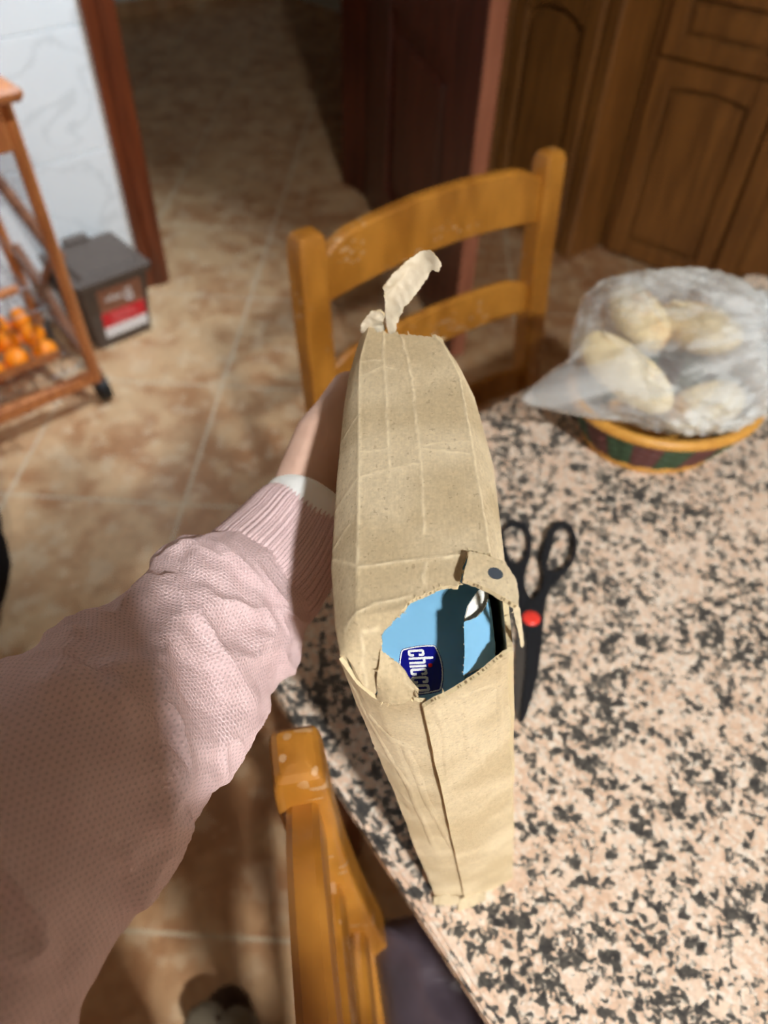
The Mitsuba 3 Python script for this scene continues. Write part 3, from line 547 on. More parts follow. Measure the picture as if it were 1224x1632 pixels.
# ---------------------------------------------------------------- scissors (outline in millimetres on the table)
SC = {
 'outline_left': [(-11.3, 25.1), (-13.5, 44.6), (-18.3, 68.2), (-20.5, 89.4), (-20, 109.7), (-12.7, 121.8), (-0.9, 126), (7.4, 120.7), (11.1, 107.7), (10.3, 92.9), (7, 76.6), (4.2, 69.4), (-0.1, 57.1), (-1.9, 43.6), (-0.6, 33.7), (3.2, 25.8), (13.4, 12.1), (10.2, -6.5), (-1.9, -11.6), (-14.2, -8.5)],
 'hole_left': [(-14.9, 111.8), (-7.3, 118), (1, 116.1), (4.7, 107.3), (5.1, 92.6), (1, 78), (-5.4, 68.9), (-12, 71.2), (-15.1, 82.5), (-17.3, 99.5)],
 'outline_right': [(5.8, 26), (8.9, 31), (14, 41.1), (16.4, 52.9), (15.8, 63.1), (16, 71.8), (20.3, 88), (26, 108.5), (35.1, 122.3), (46.3, 126.2), (54, 119.2), (56.2, 102.8), (53.8, 86.3), (46.9, 68.3), (34, 52.2), (23.1, 39.9), (17, 26.6), (13.1, 12.1), (10.2, -6.5), (-2.1, -13.1), (-12.3, -8.4), (-10.9, 7.7)],
 'hole_right': [(37.1, 112), (43.7, 117.1), (50.1, 111.8), (52, 97.1), (48.4, 80.6), (40.6, 67.1), (30.8, 58.8), (23.2, 60.4), (22.5, 68.7), (29, 86.7), (33.1, 102.4)],
 'blade_black': [(-7.2, -7.4), (10.2, -5), (8, -18.5), (3.7, -39), (-0.5, -57.2), (-7.2, -77.6), (-14.5, -95.8), (-18.2, -102.9), (-19.8, -99.8), (-15.7, -78), (-10.5, -50.8), (-6.7, -22.2)],
 'blade_steel': [(-13.5, -7.7), (-6.5, -9.6), (-5.7, -19.2), (-9, -50.8), (-12.4, -77.8), (-15.7, -90.8), (-18.4, -102.3), (-21.5, -97.4), (-22.7, -88.6), (-20.9, -65), (-18, -37.2)]}
sz = thing('scissors', 'black-handled scissors with a red pivot button lying on the granite table beside the carton', 'scissors')
def sround(pts, r=3): return sg.Polygon(pts).buffer(-.1).buffer(r, 12).buffer(-2 * r + .2, 12).buffer(r, 12)
SF = np.eye(4) * .001; SF[3, 3] = 1
def spart(key, poly, z0, th, mt, bev): m = prism(poly, th, bev); m.apply_translation((0, 0, z0)); m = xf(m, SF); m.apply_translation((.14, .40, .75)); put(sz + '__' + key, ply(m, mt, smooth=40))
spart('handle', sround(SC['outline_left'], 2).difference(sround(SC['hole_left'], 3)), .8, 5.5, 'mat_black', 2.0)
spart('handle', sround(SC['outline_right'], 2).difference(sround(SC['hole_right'], 3)), 3.2, 5.5, 'mat_black', 2.0)
spart('blade', sround(SC['blade_steel'], 1), 1.6, 1.8, 'mat_steel', .5)
spart('blade', sround(SC['blade_black'], 1), 3.6, 2.4, 'mat_black', .7)
bt_ = trimesh.creation.revolve(np.array([(0, 3.2), (4, 3.0), (7, 2.2), (8.3, .8), (8.4, 0), (0, 0)]), sections=40); bt_.apply_translation((-.7, .9, 8.5)); bt_ = xf(bt_, SF); bt_.apply_translation((.14, .40, .75))
put(sz + '__pivot_button', ply(bt_, 'mat_redbutton', smooth=40), label='round red pivot button')

# ---------------------------------------------------------------- the carton (millimetres in its own frame)
def jag(pts, amp, step=.7, seed=0):
    """a torn edge: the polyline resampled with ragged offsets"""
    r = np.random.default_rng(seed); p = np.asarray(pts, float); out = []
    for a, b in zip(p[:-1], p[1:]):
        L_ = np.linalg.norm(b - a); n = max(2, int(L_ / step)); nr = np.array([-(b - a)[1], (b - a)[0]]) / max(L_, 1e-6)
        for i in range(n):
            t = i / n; q = a + (b - a) * t; w = amp * (meshkit.fbm(np.array([[q[0] * .6, q[1] * .6, seed + .5]]), 3, seed)[0] - .5) * 2.2 + r.normal(0, amp * .22); out.append(q + nr * w * (1 if i else .3))
    out.append(p[-1]); return [tuple(q) for q in out]
def sheet(poly, xs, ls, fn, th, torn=None):
    """the polygon cut out of a grid, bent by fn to millimetre points and given a thickness: (faces mesh, rim mesh, uv's)"""
    poly = poly.buffer(0); poly = max(getattr(poly, 'geoms', [poly]), key=lambda g: g.area)
    X, Y = np.meshgrid(xs, ls, indexing='ij'); cx_ = (X[:-1, :-1] + X[1:, 1:]) / 2; cy_ = (Y[:-1, :-1] + Y[1:, 1:]) / 2
    keep = shapely.contains_xy(poly, cx_, cy_); idx = np.arange(X.size).reshape(X.shape)
    q = np.stack([idx[:-1, :-1], idx[1:, :-1], idx[1:, 1:], idx[:-1, 1:]], -1)[keep]; f = np.vstack([q[:, [0, 1, 2]], q[:, [0, 2, 3]]])
    e = np.vstack([f[:, [0, 1]], f[:, [1, 2]], f[:, [2, 0]]]); es = {}
    for a, b in map(tuple, e): es[(a, b)] = 1
    bd = [(a, b) for (a, b) in es if (b, a) not in es]
    P = np.c_[X.ravel(), Y.ravel()]; bv = np.unique(np.array(bd)); ex = shapely.boundary(poly)
    for i in bv:
        s = sg.Point(P[i]); pr = ex.interpolate(ex.project(s)); P[i] = (pr.x, pr.y)
    used = np.unique(f); re = -np.ones(X.size, int); re[used] = np.arange(len(used)); f = re[f]; P = P[used]; V = fn(P[:, 0], P[:, 1])
    fn_ = np.cross(V[f[:, 1]] - V[f[:, 0]], V[f[:, 2]] - V[f[:, 0]]); N_ = np.zeros_like(V)
    for k in range(3): np.add.at(N_, f[:, k], fn_)
    N_ /= np.linalg.norm(N_, axis=1, keepdims=True) + 1e-9; n = len(V); Vi = V - N_ * th
    body = TM(np.vstack([V, Vi]), np.vstack([f, f[:, ::-1] + n])); uv = np.vstack([P, P + 5000])
    nx = {re[a]: re[b] for a, b in bd}; rv, rf, ru = [], [], []; seen = set()
    for s0 in list(nx):
        if s0 in seen: continue
        loop = [s0]; seen.add(s0); c = nx[s0]
        while c != s0 and c not in seen and c in nx: loop.append(c); seen.add(c); c = nx[c]
        loop.append(s0); o = len(rv); acc = 0
        for j, i in enumerate(loop):
            if j: acc += np.linalg.norm(V[i] - V[loop[j - 1]])
            k_ = 0 if torn is None or torn(P[i, 0], P[i, 1]) else 9; rv += [V[i], Vi[i]]; ru += [(acc, k_), (acc, k_ + 1)]
        for j in range(len(loop) - 1): a = o + 2 * j; rf += [[a, a + 1, a + 3], [a, a + 3, a + 2]]
    return body, TM(rv, rf), uv, np.array(ru, float)
ip = lambda x, xs, ys: np.interp(x, xs, ys)
def ridges(x, l, lines, w=.8, amp=.45):
    h = np.zeros_like(x)
    for ln in lines:
        for (a, b) in zip(ln[:-1], ln[1:]):
            a, b = np.array(a), np.array(b); d = b - a; t = np.clip(((x - a[0]) * d[0] + (l - a[1]) * d[1]) / (d @ d), 0, 1); h = np.maximum(h, amp * np.exp(-((x - a[0] - t * d[0]) ** 2 + (l - a[1] - t * d[1]) ** 2) / w ** 2))
    return h
TOPL = [[(-9.4, 197), (-10.1, 155.4), (-10.4, 81.7)], [(4.6, 188.6), (4.2, 152.7), (4.7, 81.8), (3.7, 46.3)], [(-25.0, 172.6), (-10.5, 170.8)], [(-24.9, 159.3), (-9.9, 165.1), (-3.7, 160.6)], [(4.0, 98.7), (27.5, 91.5)], [(3.5, 100.1), (14.3, 100.5), (28.2, 99.5)], [(-24.3, 101.0), (-11.9, 99.9)], [(-40, 75), (-25, 83.7), (-10.3, 87.0), (4.4, 88.4)], [(-33.8, 6.3), (-26.1, 9.9), (-17.2, 13.3), (-4.1, 14.8)], [(-23.3, 3.6), (-16.9, 4.0)], [(-23.4, 2.9), (-23.9, -8.4)], [(3.4, 29.9), (1.9, 20.6)], [(-40, 46), (-24.5, 31.6)], [(-25, 196), (-25, 30)], [(30, 188), (30, 30)], [(-41, 120), (-26, 128)], [(-41, 52), (-30, 58)], [(-24.7, 31.6), (-6.2, 32.0), (18.1, 32.9), (29, 31)]]
def wear(lines, w, name, faint=1.0):
    def f(p, n, uv):
        x, y = uv.x + 1.2 * (noise(uv.x * .25 + 50, uv.y * .25 + 50) - .5), uv.y + 1.2 * (noise(uv.x * .25 + 9, uv.y * .25 + 70) - .5); k = mi.Float(0)
        for ln in lines:
            for (a, b) in zip(ln[:-1], ln[1:]):
                dx, dy = b[0] - a[0], b[1] - a[1]; t = dr.clip(((x - a[0]) * dx + (y - a[1]) * dy) / (dx * dx + dy * dy), 0, 1)
                k = dr.maximum(k, dr.exp(-(dr.square(x - a[0] - t * dx) + dr.square(y - a[1] - t * dy)) / (w * w)))
        return mix(f_card(p, n, uv), lin(232, 218, 186), dr.clip(k * faint * (.3 + 1.1 * noise(uv.x * .5 + 200, uv.y * .5 + 200)), 0, .85))
    return mat(name, {'type': 'bumpmap', 'arbitrary': proc(lambda p, n, uv: fbm(p.x * 420 + 9, p.y * 420, p.z * 420, 3), 6e-4), 'scale': .0002,
                      'bsdf': {'type': 'principled', 'base_color': proc(f), 'roughness': .8, 'specular': .15}})
wear(TOPL, .8, 'mat_card_top', .5)
FRL = [[(.149, .141), (.353, .15)], [(.145, .218), (.776, .251)], [(.078, .358), (.837, .394)], [(.396, .024), (.759, .049)], [(.453, .056), (.408, .187)], [(.102, .003), (.18, .098), (.122, .251)], [(.878, .024), (.839, .288)], [(.2, .10), (.8, .07)], [(.55, .19), (.6, .3)]]
FRL = [[(a * 39, b * 322) for a, b in l] for l in FRL]
FLL = [[(0, .243), (.69, .226)], [(.311, .085), (.716, .158)], [(.645, .139), (.718, .387), (.913, .637)], [(.221, .367), (.759, .428)], [(.1, .05), (.5, .3), (.55, .6)]]
FLL = [[(a * 31, b * 325) for a, b in l] for l in FLL]
wear(FRL, .7, 'mat_card_front', .5); wear(FLL, .7, 'mat_card_side', .4)
def ntop(l): return -np.maximum(0, 32 - l) * .05 - np.clip((9 - l) / 21, 0, 2) ** 1.35 * 26
def zbot(t, l): return (-343 - .162 * t + .0087 * l) / .98677
lw = [-12, 0, 12, 43, 97, 150, 175, 200, 216]
fLT = lambda l: ip(l, lw, [-32.5, -33, -35.4, -38, -37.2, -35, -33, -29, -26])
fTL = lambda l: ip(l, lw, [-25.5, -25, -24.7, -24.5, -24.5, -25, -24.6, -20.5, -18])
fTR = lambda l: ip(l, lw, [29.5, 30, 30, 29.8, 28.8, 27.3, 22, 13, 12])
fRT = lambda l: ip(l, lw, [34, 34.4, 35, 36.2, 37.8, 33.8, 28.8, 21.5, 20])
def fwrap(x, l):
    sc = lambda v, a, b: np.clip((v - a) / (b - a), 0, 1)
    lf_ = 18.5 * np.clip((x - 60) / 316, 0, 1) + 7 * np.clip((-60 - x) / 311, 0, 1); l = l + lf_ * (1 - np.clip(l / 206, 0, 1))
    t = np.zeros_like(x); n = np.zeros_like(x); LT, TL, TR, RT = fLT(l), fTL(l), fTR(l), fRT(l)
    bump = (meshkit.fbm(np.c_[x * .03 + 7, l * .03 + 7, x * 0 + 1.5], 3, 2) - .5) * 3.0
    m = x < -41; k = sc(x, -41, -371); t = np.where(m, LT + (-22.5 - LT) * k + bump * np.sin(np.pi * k) * 1.2, t); n = np.where(m, -12 + (zbot(-22.5, l) + 12) * k, n)
    m = (x >= -41) & (x < -25); k = sc(x, -41, -25); t = np.where(m, LT + (TL - LT) * k, t); n = np.where(m, -12 * (1 - k) - .9 * np.sin(np.pi * k) * -1 + ntop(l) * k + .25 * bump, n)
    m = (x >= -25) & (x <= 30); k = sc(x, -25, 30); t = np.where(m, TL + (TR - TL) * k, t); n = np.where(m, ntop(l) + bump * .45 + .8 * np.sin(np.pi * k), n)
    m = (x > 30) & (x <= 46); k = sc(x, 30, 46); t = np.where(m, TR + (RT - TR) * k, t); n = np.where(m, -14 * k + ntop(l) * (1 - k) + .9 * np.sin(np.pi * k) + .25 * bump, n)
    m = x > 46; k = sc(x, 46, 376); t = np.where(m, RT + (33.5 - RT) * k + bump * np.sin(np.pi * k), t); n = np.where(m, -14 + (zbot(33.5, l) + 14) * k, n)
    n = n + ridges(x, l, TOPL, 1.0, .35) * (np.abs(x) < 47)
    return np.c_[t, l, n]
hole_edge = jag([(-20.6, -11.3), (-18.5, -7.5), (-16.5, -3.2), (-15.6, 2.6), (-12.5, 4.6), (-8.9, 6.9), (-3.4, 13.2), (2.5, 15.4), (8.4, 18.1), (12, 18.4), (15.3, 17.9)], .55, .6, 3) + [(17.2, 23.1), (18.2, 28.2), (21.6, 35.5), (33, 31), (43, 27.5)] + jag([(47, 25.5), (52, 22), (53.5, 14), (52.5, 6), (52, -1.5)], .8, .7, 5)
back_edge = jag([(48, 206), (44, 203), (38, 196), (31, 190), (27, 187), (20, 189), (12, 191), (5, 192), (1, 195), (-4, 193), (-9, 197), (-16, 198), (-20, 203), (-25, 205), (-33, 213), (-42, 214)], 1.3, .8, 9)
wpoly = sg.Polygon([(-371, -1), (-200, -1), (-41, -1), (-37.4, -1.7), (-31, -5), (-27, -7.9)] + hole_edge + [(60, -1.5), (376, -1.5), (376, 206), (60, 206)] + back_edge + [(-60, 213), (-371, 206)])
xs = np.unique(np.r_[np.linspace(-371, -45, 60), np.linspace(-45, -25, 19), np.linspace(-25, 30, 74), np.linspace(30, 50, 21), np.linspace(50, 376, 55)]); ls = np.unique(np.r_[np.linspace(-13, 40, 80), np.linspace(40, 180, 90), np.linspace(180, 216, 48)])
ct = thing('cardboard_carton', 'crumpled brown cardboard carton torn open at its front corner, held upright on the table', 'carton')
def bput(key, m, mt, smooth=True, uv=None, **kw): return put(key, ply(xf(m, BOX), mt, smooth=smooth, uv=uv), **kw)
b_, r_, u_, ru_ = sheet(wpoly, xs, ls, fwrap, 2.3, lambda x, l: l > 185 or (-22 < x < 52 and l < 40))
kb_ = bput(ct + '__wrap', b_, 'mat_card_top', uv=u_); bput(kb_ + '__torn_edge', r_, 'mat_cardedge', uv=ru_)
def quadfn(top, bot, bulge, seed, lines, w, h, amp=.5):
    top, bot = np.asarray(top, float), np.asarray(bot, float); ta = np.r_[0, np.cumsum(np.linalg.norm(np.diff(top, axis=0), axis=1))]; ta /= ta[-1]; ba = np.r_[0, np.cumsum(np.linalg.norm(np.diff(bot, axis=0), axis=1))]; ba /= ba[-1]
    def f(x, y):
        a, b = np.clip(x / w, -.02, 1.02), y / h; A = np.c_[[ip(a, ta, top[:, k]) for k in range(3)]].T; Bq = np.c_[[ip(a, ba, bot[:, k]) for k in range(3)]].T; P = A * (1 - b)[:, None] + Bq * b[:, None]
        nr = np.cross(top[-1] - top[0], bot[0] - top[0]); nr /= np.linalg.norm(nr); nr = -nr if nr[1] > 0 else nr
        hgt = bulge * np.sin(np.pi * np.clip(a, 0, 1)) + (meshkit.fbm(np.c_[x * .035 + 3, y * .035 + 3, x * 0 + seed], 3, seed) - .5) * 3.2 * np.clip(b * 6 + .2, 0, 1) + ridges(x, y, lines, .9, amp)
        return P + nr * hgt[:, None]
    return f
# front panels: y runs down
Ftop, Fbot = (-3.2, -15.2, -30), (-2.8, 4.2, zbot(-3, 5))
fr_top = jag([(39, 0), (34, -.6), (26, .4), (20, -.2), (10, .5), (4, -.2), (0, .6)], .5, .6, 12)
frp = sg.Polygon(fr_top + [(0, 322), (39, 322)])
b_, r_, u_, ru_ = sheet(frp, np.linspace(0, 39, 56), np.r_[np.linspace(-2, 40, 60), np.linspace(40.8, 322, 150)], quadfn([Ftop, (14, -8, -26), (31.9, .2, -20)], [Fbot, (32.9, 17.6, zbot(32.4, 17.4))], .8, 21, FRL, 39, 322), 2.0, lambda x, y: y < 3)
b_.invert(); fpk = bput(ct + '__front_panel', b_, 'mat_card_front', uv=u_); bput(fpk + '__torn_edge', r_, 'mat_cardedge', uv=ru_)
fl_top = jag([(31, 1.5), (27, 0), (21, -.3), (16, .5), (12, -.4), (6, .3), (0, 0)], .5, .6, 14)
flp = sg.Polygon(fl_top + [(0, 325), (31, 325)])
b_, r_, u_, ru_ = sheet(flp, np.linspace(0, 31, 46), np.r_[np.linspace(-2, 40, 60), np.linspace(40.8, 325, 150)], quadfn([(-32.0, -1.2, -13), (-26.2, -6.4, -24.5), (-20.2, -9.8, -29.5), (-1.6, -12.2, -30)], [(-22.5, 6, zbot(-22.5, 6)), (-1.0, 7.2, zbot(-1, 7))], .6, 33, FLL, 31, 325, .7), 1.8, lambda x, y: y < -9)
b_.invert(); fpk = bput(ct + '__front_panel', b_, 'mat_card_side', uv=u_); bput(fpk + '__torn_edge', r_, 'mat_cardedge', uv=ru_)
# back and bottom
def patch(P00, P10, P01, P11, n=24, amp=1.0, seed=1):
    a, b = np.meshgrid(np.linspace(0, 1, n), np.linspace(0, 1, n), indexing='ij'); a, b = a.ravel()[:, None], b.ravel()[:, None]; V = (np.array(P00) * (1 - a) + np.array(P10) * a) * (1 - b) + (np.array(P01) * (1 - a) + np.array(P11) * a) * b
    nr = np.cross(np.array(P10, float) - P00, np.array(P01, float) - P00); nr /= np.linalg.norm(nr); V = V + nr * (amp * (meshkit.fbm(V * .04 + 20, 3, seed) - .5) * 2)[:, None]; i = np.arange(n * n).reshape(n, n); q = np.stack([i[:-1, :-1], i[1:, :-1], i[1:, 1:], i[:-1, 1:]], -1).reshape(-1, 4)
    V2 = V - nr * 2.2; m = TM(np.vstack([V, V2]), np.vstack([q[:, [0, 1, 2]], q[:, [0, 2, 3]], q[:, [0, 2, 1]] + n * n, q[:, [0, 3, 2]] + n * n])); return m
bput(ct + '__back_panel', patch((-27, 206, -22), (19, 204, -22), (-21, 205, zbot(-21, 205)), (32, 205, zbot(32, 205))), 'mat_cardboard')
bput(ct + '__bottom_panel', patch((-22, 8, zbot(-22, 8) + 1), (32, 18, zbot(32, 18) + 1), (-21, 205, zbot(-21, 205) + 1), (32, 205, zbot(32, 205) + 1), 24, .2), 'mat_cardboard')
# crushed bottom corner fringe
def leaf(outline, fn, th=1.6, step=.7, mt='mat_cardboard', key='flap', **kw):
    poly = sg.Polygon(outline); x0, y0, x1, y1 = poly.bounds
    b_, r_, u_, ru_ = sheet(poly, np.arange(x0 - step, x1 + 2 * step, step), np.arange(y0 - step, y1 + 2 * step, step), fn, th); k = bput(ct + '__' + key, b_, mt, uv=u_, **kw); bput(k + '__torn_edge', r_, 'mat_cardedge', uv=ru_); return k
nz = lambda x, y, s, a, f=.12: (meshkit.fbm(np.c_[x * f + 9, y * f + 9, x * 0 + s], 3, s) - .5) * 2 * a
leaf(jag([(-8, 0), (4, -1), (12, 0), (13, 8), (4, 12), (-6, 10), (-8, 0)], .6, .7, 40), lambda x, y: np.c_[x, 3.5 - .62 * (12 - y) + .35 * (x + 3), zbot(x, 0) + 2.2 + .28 * y + nz(x, y, 3, .8)], key='bottom_flap')
leaf(jag([(-24, 0), (-14, -1), (-4, 0), (-5, 9), (-15, 11), (-23, 8), (-24, 0)], .7, .7, 41), lambda x, y: np.c_[x - 1, 3.5 - .5 * (10 - y), zbot(x, 0) + 2.4 + .5 * y + nz(x, y, 4, 1.2)], key='bottom_flap')
# torn flap lifted over the opening, with a printed dot
fl_out = [(21.4, 29.9), (28, 28.6), (34.9, 26.5), (38.3, 18.1), (38.2, 11), (37.1, 5.5), (31, 9.4), (27.3, 11.8), (22, 14.5), (17.7, 16.2), (19.2, 22)]
ffl = lambda x, y: np.c_[x, y, (38.5 - x) * .30 - .006 * (x - 28) ** 2 + .6 + nz(x, y, 6, .5)]
kf_ = leaf(jag(fl_out + [fl_out[0]], .3, .6, 20), ffl, 2.4, .6, 'mat_cardboard', 'lifted_flap')
def disc_on(fn, c, r, h, n=32, r0=0):
    a = np.linspace(0, 2 * np.pi, n, endpoint=False); rr = np.linspace(r0, r, 5); P = np.array([(c[0] + q * math.cos(t), c[1] + q * math.sin(t)) for q in rr for t in a]); V = fn(P[:, 0], P[:, 1]); V[:, 2] += h; f = []
    for i in range(4):
        for j in range(n): A, Bq, Cq, D = i * n + j, i * n + (j + 1) % n, (i + 1) * n + (j + 1) % n, (i + 1) * n + j; f += [[A, D, Cq], [A, Cq, Bq]]
    return TM(V, f)
dk = bput(kf_ + '__printed_dot', disc_on(ffl, (30.4, 19.7), 2.9, .22), 'mat_mark', label='small dark grey printed dot')
# strip of the flap's front edge hanging on the right rim
leaf(jag([(0, 0), (3.2, 1), (4.2, 8), (4.6, 18), (4.2, 25), (2.6, 26), (2.2, 18), (.8, 9), (0, 0)], .35, .6, 50), lambda x, y: np.c_[35.2 + x * .75, 13 - y * .55 + nz(x, y, 2, .4), -3 - y * .55 + nz(x, y, 8, .6)], 1.6, .55, 'mat_cardboard', 'hanging_strip')
# torn corner folded into the opening on the left
A_, B_, C_, D_, E_ = map(np.array, ((-16.5, -1.5, -10.), (-20.8, -11.8, -28.5), (-12.5, -16.8, -30.5), (-3.6, -12.5, -26.5), (-10.5, -3.2, -15.5)))
def fcf(x, y):   # x along, y across
    a, b = np.clip(x / 18, 0, 1)[:, None], np.clip(y / 14, 0, 1)[:, None]
    lo = (1 - a) ** 2 * B_ + 2 * a * (1 - a) * (C_ + (0, -1.5, -1)) + a ** 2 * D_; hi = (1 - a) ** 2 * A_ + 2 * a * (1 - a) * (E_ + (0, 0, .5)) + a ** 2 * (D_ + (0, 1.5, 1.5)); P = lo * (1 - b) + hi * b
    P[:, 2] += (3.0 * np.sin(np.pi * b) * (1 - .6 * a))[:, 0] + nz(x, y, 11, 1.9, .2); P[:, 1] -= (1.6 * np.sin(np.pi * b))[:, 0]; return P
leaf(jag([(0, 0), (6, -.3), (12, .2), (17.5, 1), (18, 12), (12, 14), (5, 13.6), (0, 14), (0, 0)], .5, .6, 60), fcf, 2.0, .6, 'mat_cardboard', 'folded_corner')
# torn liner standing up at the far end
tp = [(-9, -1), (-8.8, 8), (-8.4, 17), (-8.2, 25.4), (-5, 29), (-2.1, 32), (5, 35), (14.5, 39.3), (19.8, 40.2), (24, 36.5), (22.6, 32.6), (18.1, 32.2), (14.5, 26), (11.9, 22.6), (7, 18), (2.2, 14), (-2, 7), (-4.5, 1), (-6, -2)]
def ftp(x, y):
    s = x * .62 - y * .45; return np.c_[x + nz(x, y, 5, 1.0), 201 + 2.6 * np.sin((x * .75 - y * .62) * .33) + nz(x, y, 7, 2.4, .10) + .0035 * y ** 2 - 4.5 * np.exp(-((x - 22) / 4) ** 2), y + nz(x, y, 15, .8)]
leaf(jag(tp + [tp[0]], .7, .7, 70), ftp, .7, .6, 'mat_liner', 'torn_strip', label='pale crumpled strip of torn paper liner')
bp_ = [(-25, -4), (-24, 3), (-20, 7), (-16.5, 11.5), (-11, 12.5), (-9.5, 7), (-12, 3), (-10.5, -3), (-16, -6)]
leaf(jag(bp_ + [bp_[0]], .8, .7, 71), lambda x, y: np.c_[x, 204 - .25 * y + nz(x, y, 9, 2.0, .16) - .12 * (x + 17), y + nz(x, y, 4, 1)], .9, .6, 'mat_liner', 'torn_tuft')

# ---------------------------------------------------------------- the blue box inside the carton
tbx = thing('blue_gift_box', 'light blue box with a dark blue logo inside the torn carton', 'box')
def pin(l): return -48 - .05 * (20 - l)
side = sg.Polygon([(-14, pin(-14.)), (185, pin(185.)), (185, -332), (-14, -332)])
v = prism(side, 200); q = v.vertices.copy(); v.vertices = np.c_[q[:, 2] - 100, q[:, 0], q[:, 1]]
mA = m3.Manifold(m3.Mesh(np.asarray(v.vertices, np.float32), np.asarray(v.faces, np.uint32)))
if mA.volume() < 0: v.invert(); mA = m3.Manifold(m3.Mesh(np.asarray(v.vertices, np.float32), np.asarray(v.faces, np.uint32)))
mB = m3.Manifold.extrude(m3.CrossSection([np.array([(-28, 2.0), (-3.5, -9.5), (28.5, 5.5), (28.5, 184), (-28, 184)])]), 400).translate((0, 0, -390))
ib = mA ^ mB; mm = ib.to_mesh(); v = TM(mm.vert_properties[:, :3].astype(float), mm.tri_verts); v.vertices[:, 1] += np.clip((v.vertices[:, 2] + 32) / -300, 0, 1) * np.where(v.vertices[:, 1] < 60, 20, 0)
bput(tbx + '__body', v, 'mat_blue', smooth=False)
def onpin(x, y, h=.25): return np.c_[x, y, pin(y) + h]
def flat(poly, h, mt, key, th=.5, parent=tbx, **kw):
    polys = getattr(poly, 'geoms', [poly]); ms = []
    for g in polys:
        m = trimesh.creation.extrude_polygon(g, th, engine='earcut'); z = m.vertices[:, 2].copy(); P = onpin(m.vertices[:, 0], m.vertices[:, 1], h); P[:, 2] += z; m.vertices = P; ms.append(m)
    return bput(parent + '__' + key, cat(*ms), mt, smooth=False, **kw)
def barrel(cx0, cy0, w, h, bul):
    a = np.linspace(-1, 1, 21); p = [(cx0 + w * s, cy0 + h + bul * .35 * (1 - s * s)) for s in a] + [(cx0 + w + bul * (1 - s * s), cy0 - h * s) for s in a] + [(cx0 - w * s, cy0 - h - bul * .35 * (1 - s * s)) for s in a] + [(cx0 - w - bul * (1 - s * s), cy0 + h * s) for s in a]
    return sg.Polygon(p).buffer(-1.6).buffer(1.6, 10)
emb = shapely.affinity.rotate(barrel(-4.0, 11.2, 7.4, 10.8, 2.0), 3)
lg = flat(emb, .05, 'mat_navy', 'logo', .15, label='dark blue oval-shaped logo with white lettering')
flat(emb.difference(emb.buffer(-.55)), .22, 'mat_logowhite', 'outline', .1, parent=lg); flat(emb.buffer(.28).difference(emb), .05, 'mat_navy', 'border', .2, parent=lg)
_rr = lambda a, b, c, d, r: sg.box(a, b, c, d).buffer(-r).buffer(r, 8)
def glyph(ch):
    w, st, sh = .50, .17, .15
    ring_ = _rr(0, 0, w, 1, .16).difference(_rr(st, sh, w - st, 1 - sh, .07))
    if ch == 'o': return ring_, w
    if ch == 'c': return ring_.difference(sg.box(w - st - .02, .36, w + .1, .64)), w
    if ch == 'h': return sg.box(0, 0, st, 1.48).union(_rr(0, -.3, w, 1, .16).intersection(sg.box(0, 0, 1, 1)).difference(_rr(st, -.4, w - st, 1 - sh, .07))), w
    return sg.box(0, 0, st, 1), st
pen, gl = 0.0, []
for ch in 'chicco':
    g, w = glyph(ch)
    if ch == 'i': dot_x = pen + w / 2
    gl.append(shapely.affinity.translate(g, pen, 0)); pen += w + .075
pen -= .075; sx_ = 20.3 / pen
def toface(g): return shapely.affinity.affine_transform(g, [1.6 / pen, 7.3, -sx_, -.25, -9.5, 21.2])     # reading away from the far end, tops to the right
flat(toface(shapely.union_all(gl)), .26, 'mat_logowhite', 'lettering', .12, parent=lg, label='white lettering')
flat(toface(sg.Point(dot_x, 1.24)).buffer(.95, 12), .5, 'mat_logored', 'red_dot', .12, parent=lg)
# raised tuck flap on the right, its lifted end showing white
tuck = sg.Polygon([(14.0, -5), (15.4, 3.7), (16.4, 19.2), (17.0, 19.6), (19.3, 20.2), (22.3, 21.9), (24.8, 24.9), (26.9, 28.7), (28.2, 33), (28.6, 26), (28.2, 8), (26.5, 0)])
tf = lambda x, y: np.c_[x, y, pin(y) + 21 - .02 * (x - 15) ** 2]
x0, y0, x1, y1 = tuck.bounds; b_, r_, u_, ru_ = sheet(tuck, np.arange(x0 - .5, x1 + 1, .5), np.arange(y0 - .5, y1 + 1, .5), tf, .6)
tk = bput(tbx + '__tuck_flap', b_, 'mat_blue'); bput(tk + '__cut_edge', r_, 'mat_whitecard')
wl = sg.Polygon([(16.3, 18.8), (17.1, 23.1), (19.3, 28.1), (22.0, 32.6), (24.4, 36.2), (28.2, 36.4), (28.6, 28), (25, 20), (20, 17)])
x0, y0, x1, y1 = wl.bounds; b_, r_, u_, ru_ = sheet(wl, np.arange(x0 - .5, x1 + 1, .5), np.arange(y0 - .5, y1 + 1, .5), lambda x, y: np.c_[x, y, pin(y) + 20.6 - 1.1 * np.clip((25.5 - y) + (x - 17) * 1.05, 0, 6) - .02 * (x - 15) ** 2], .5)
bput(tbx + '__white_lining', b_, 'mat_whitecard', label='white inside of the tuck flap')
flat(sg.Polygon([(14.1, -5), (15.3, 3.7), (16.2, 19), (16.6, 19), (15.7, 3.7), (14.5, -5)]), -0.1, 'mat_blue', 'tuck_side', 20.6, parent=tk)

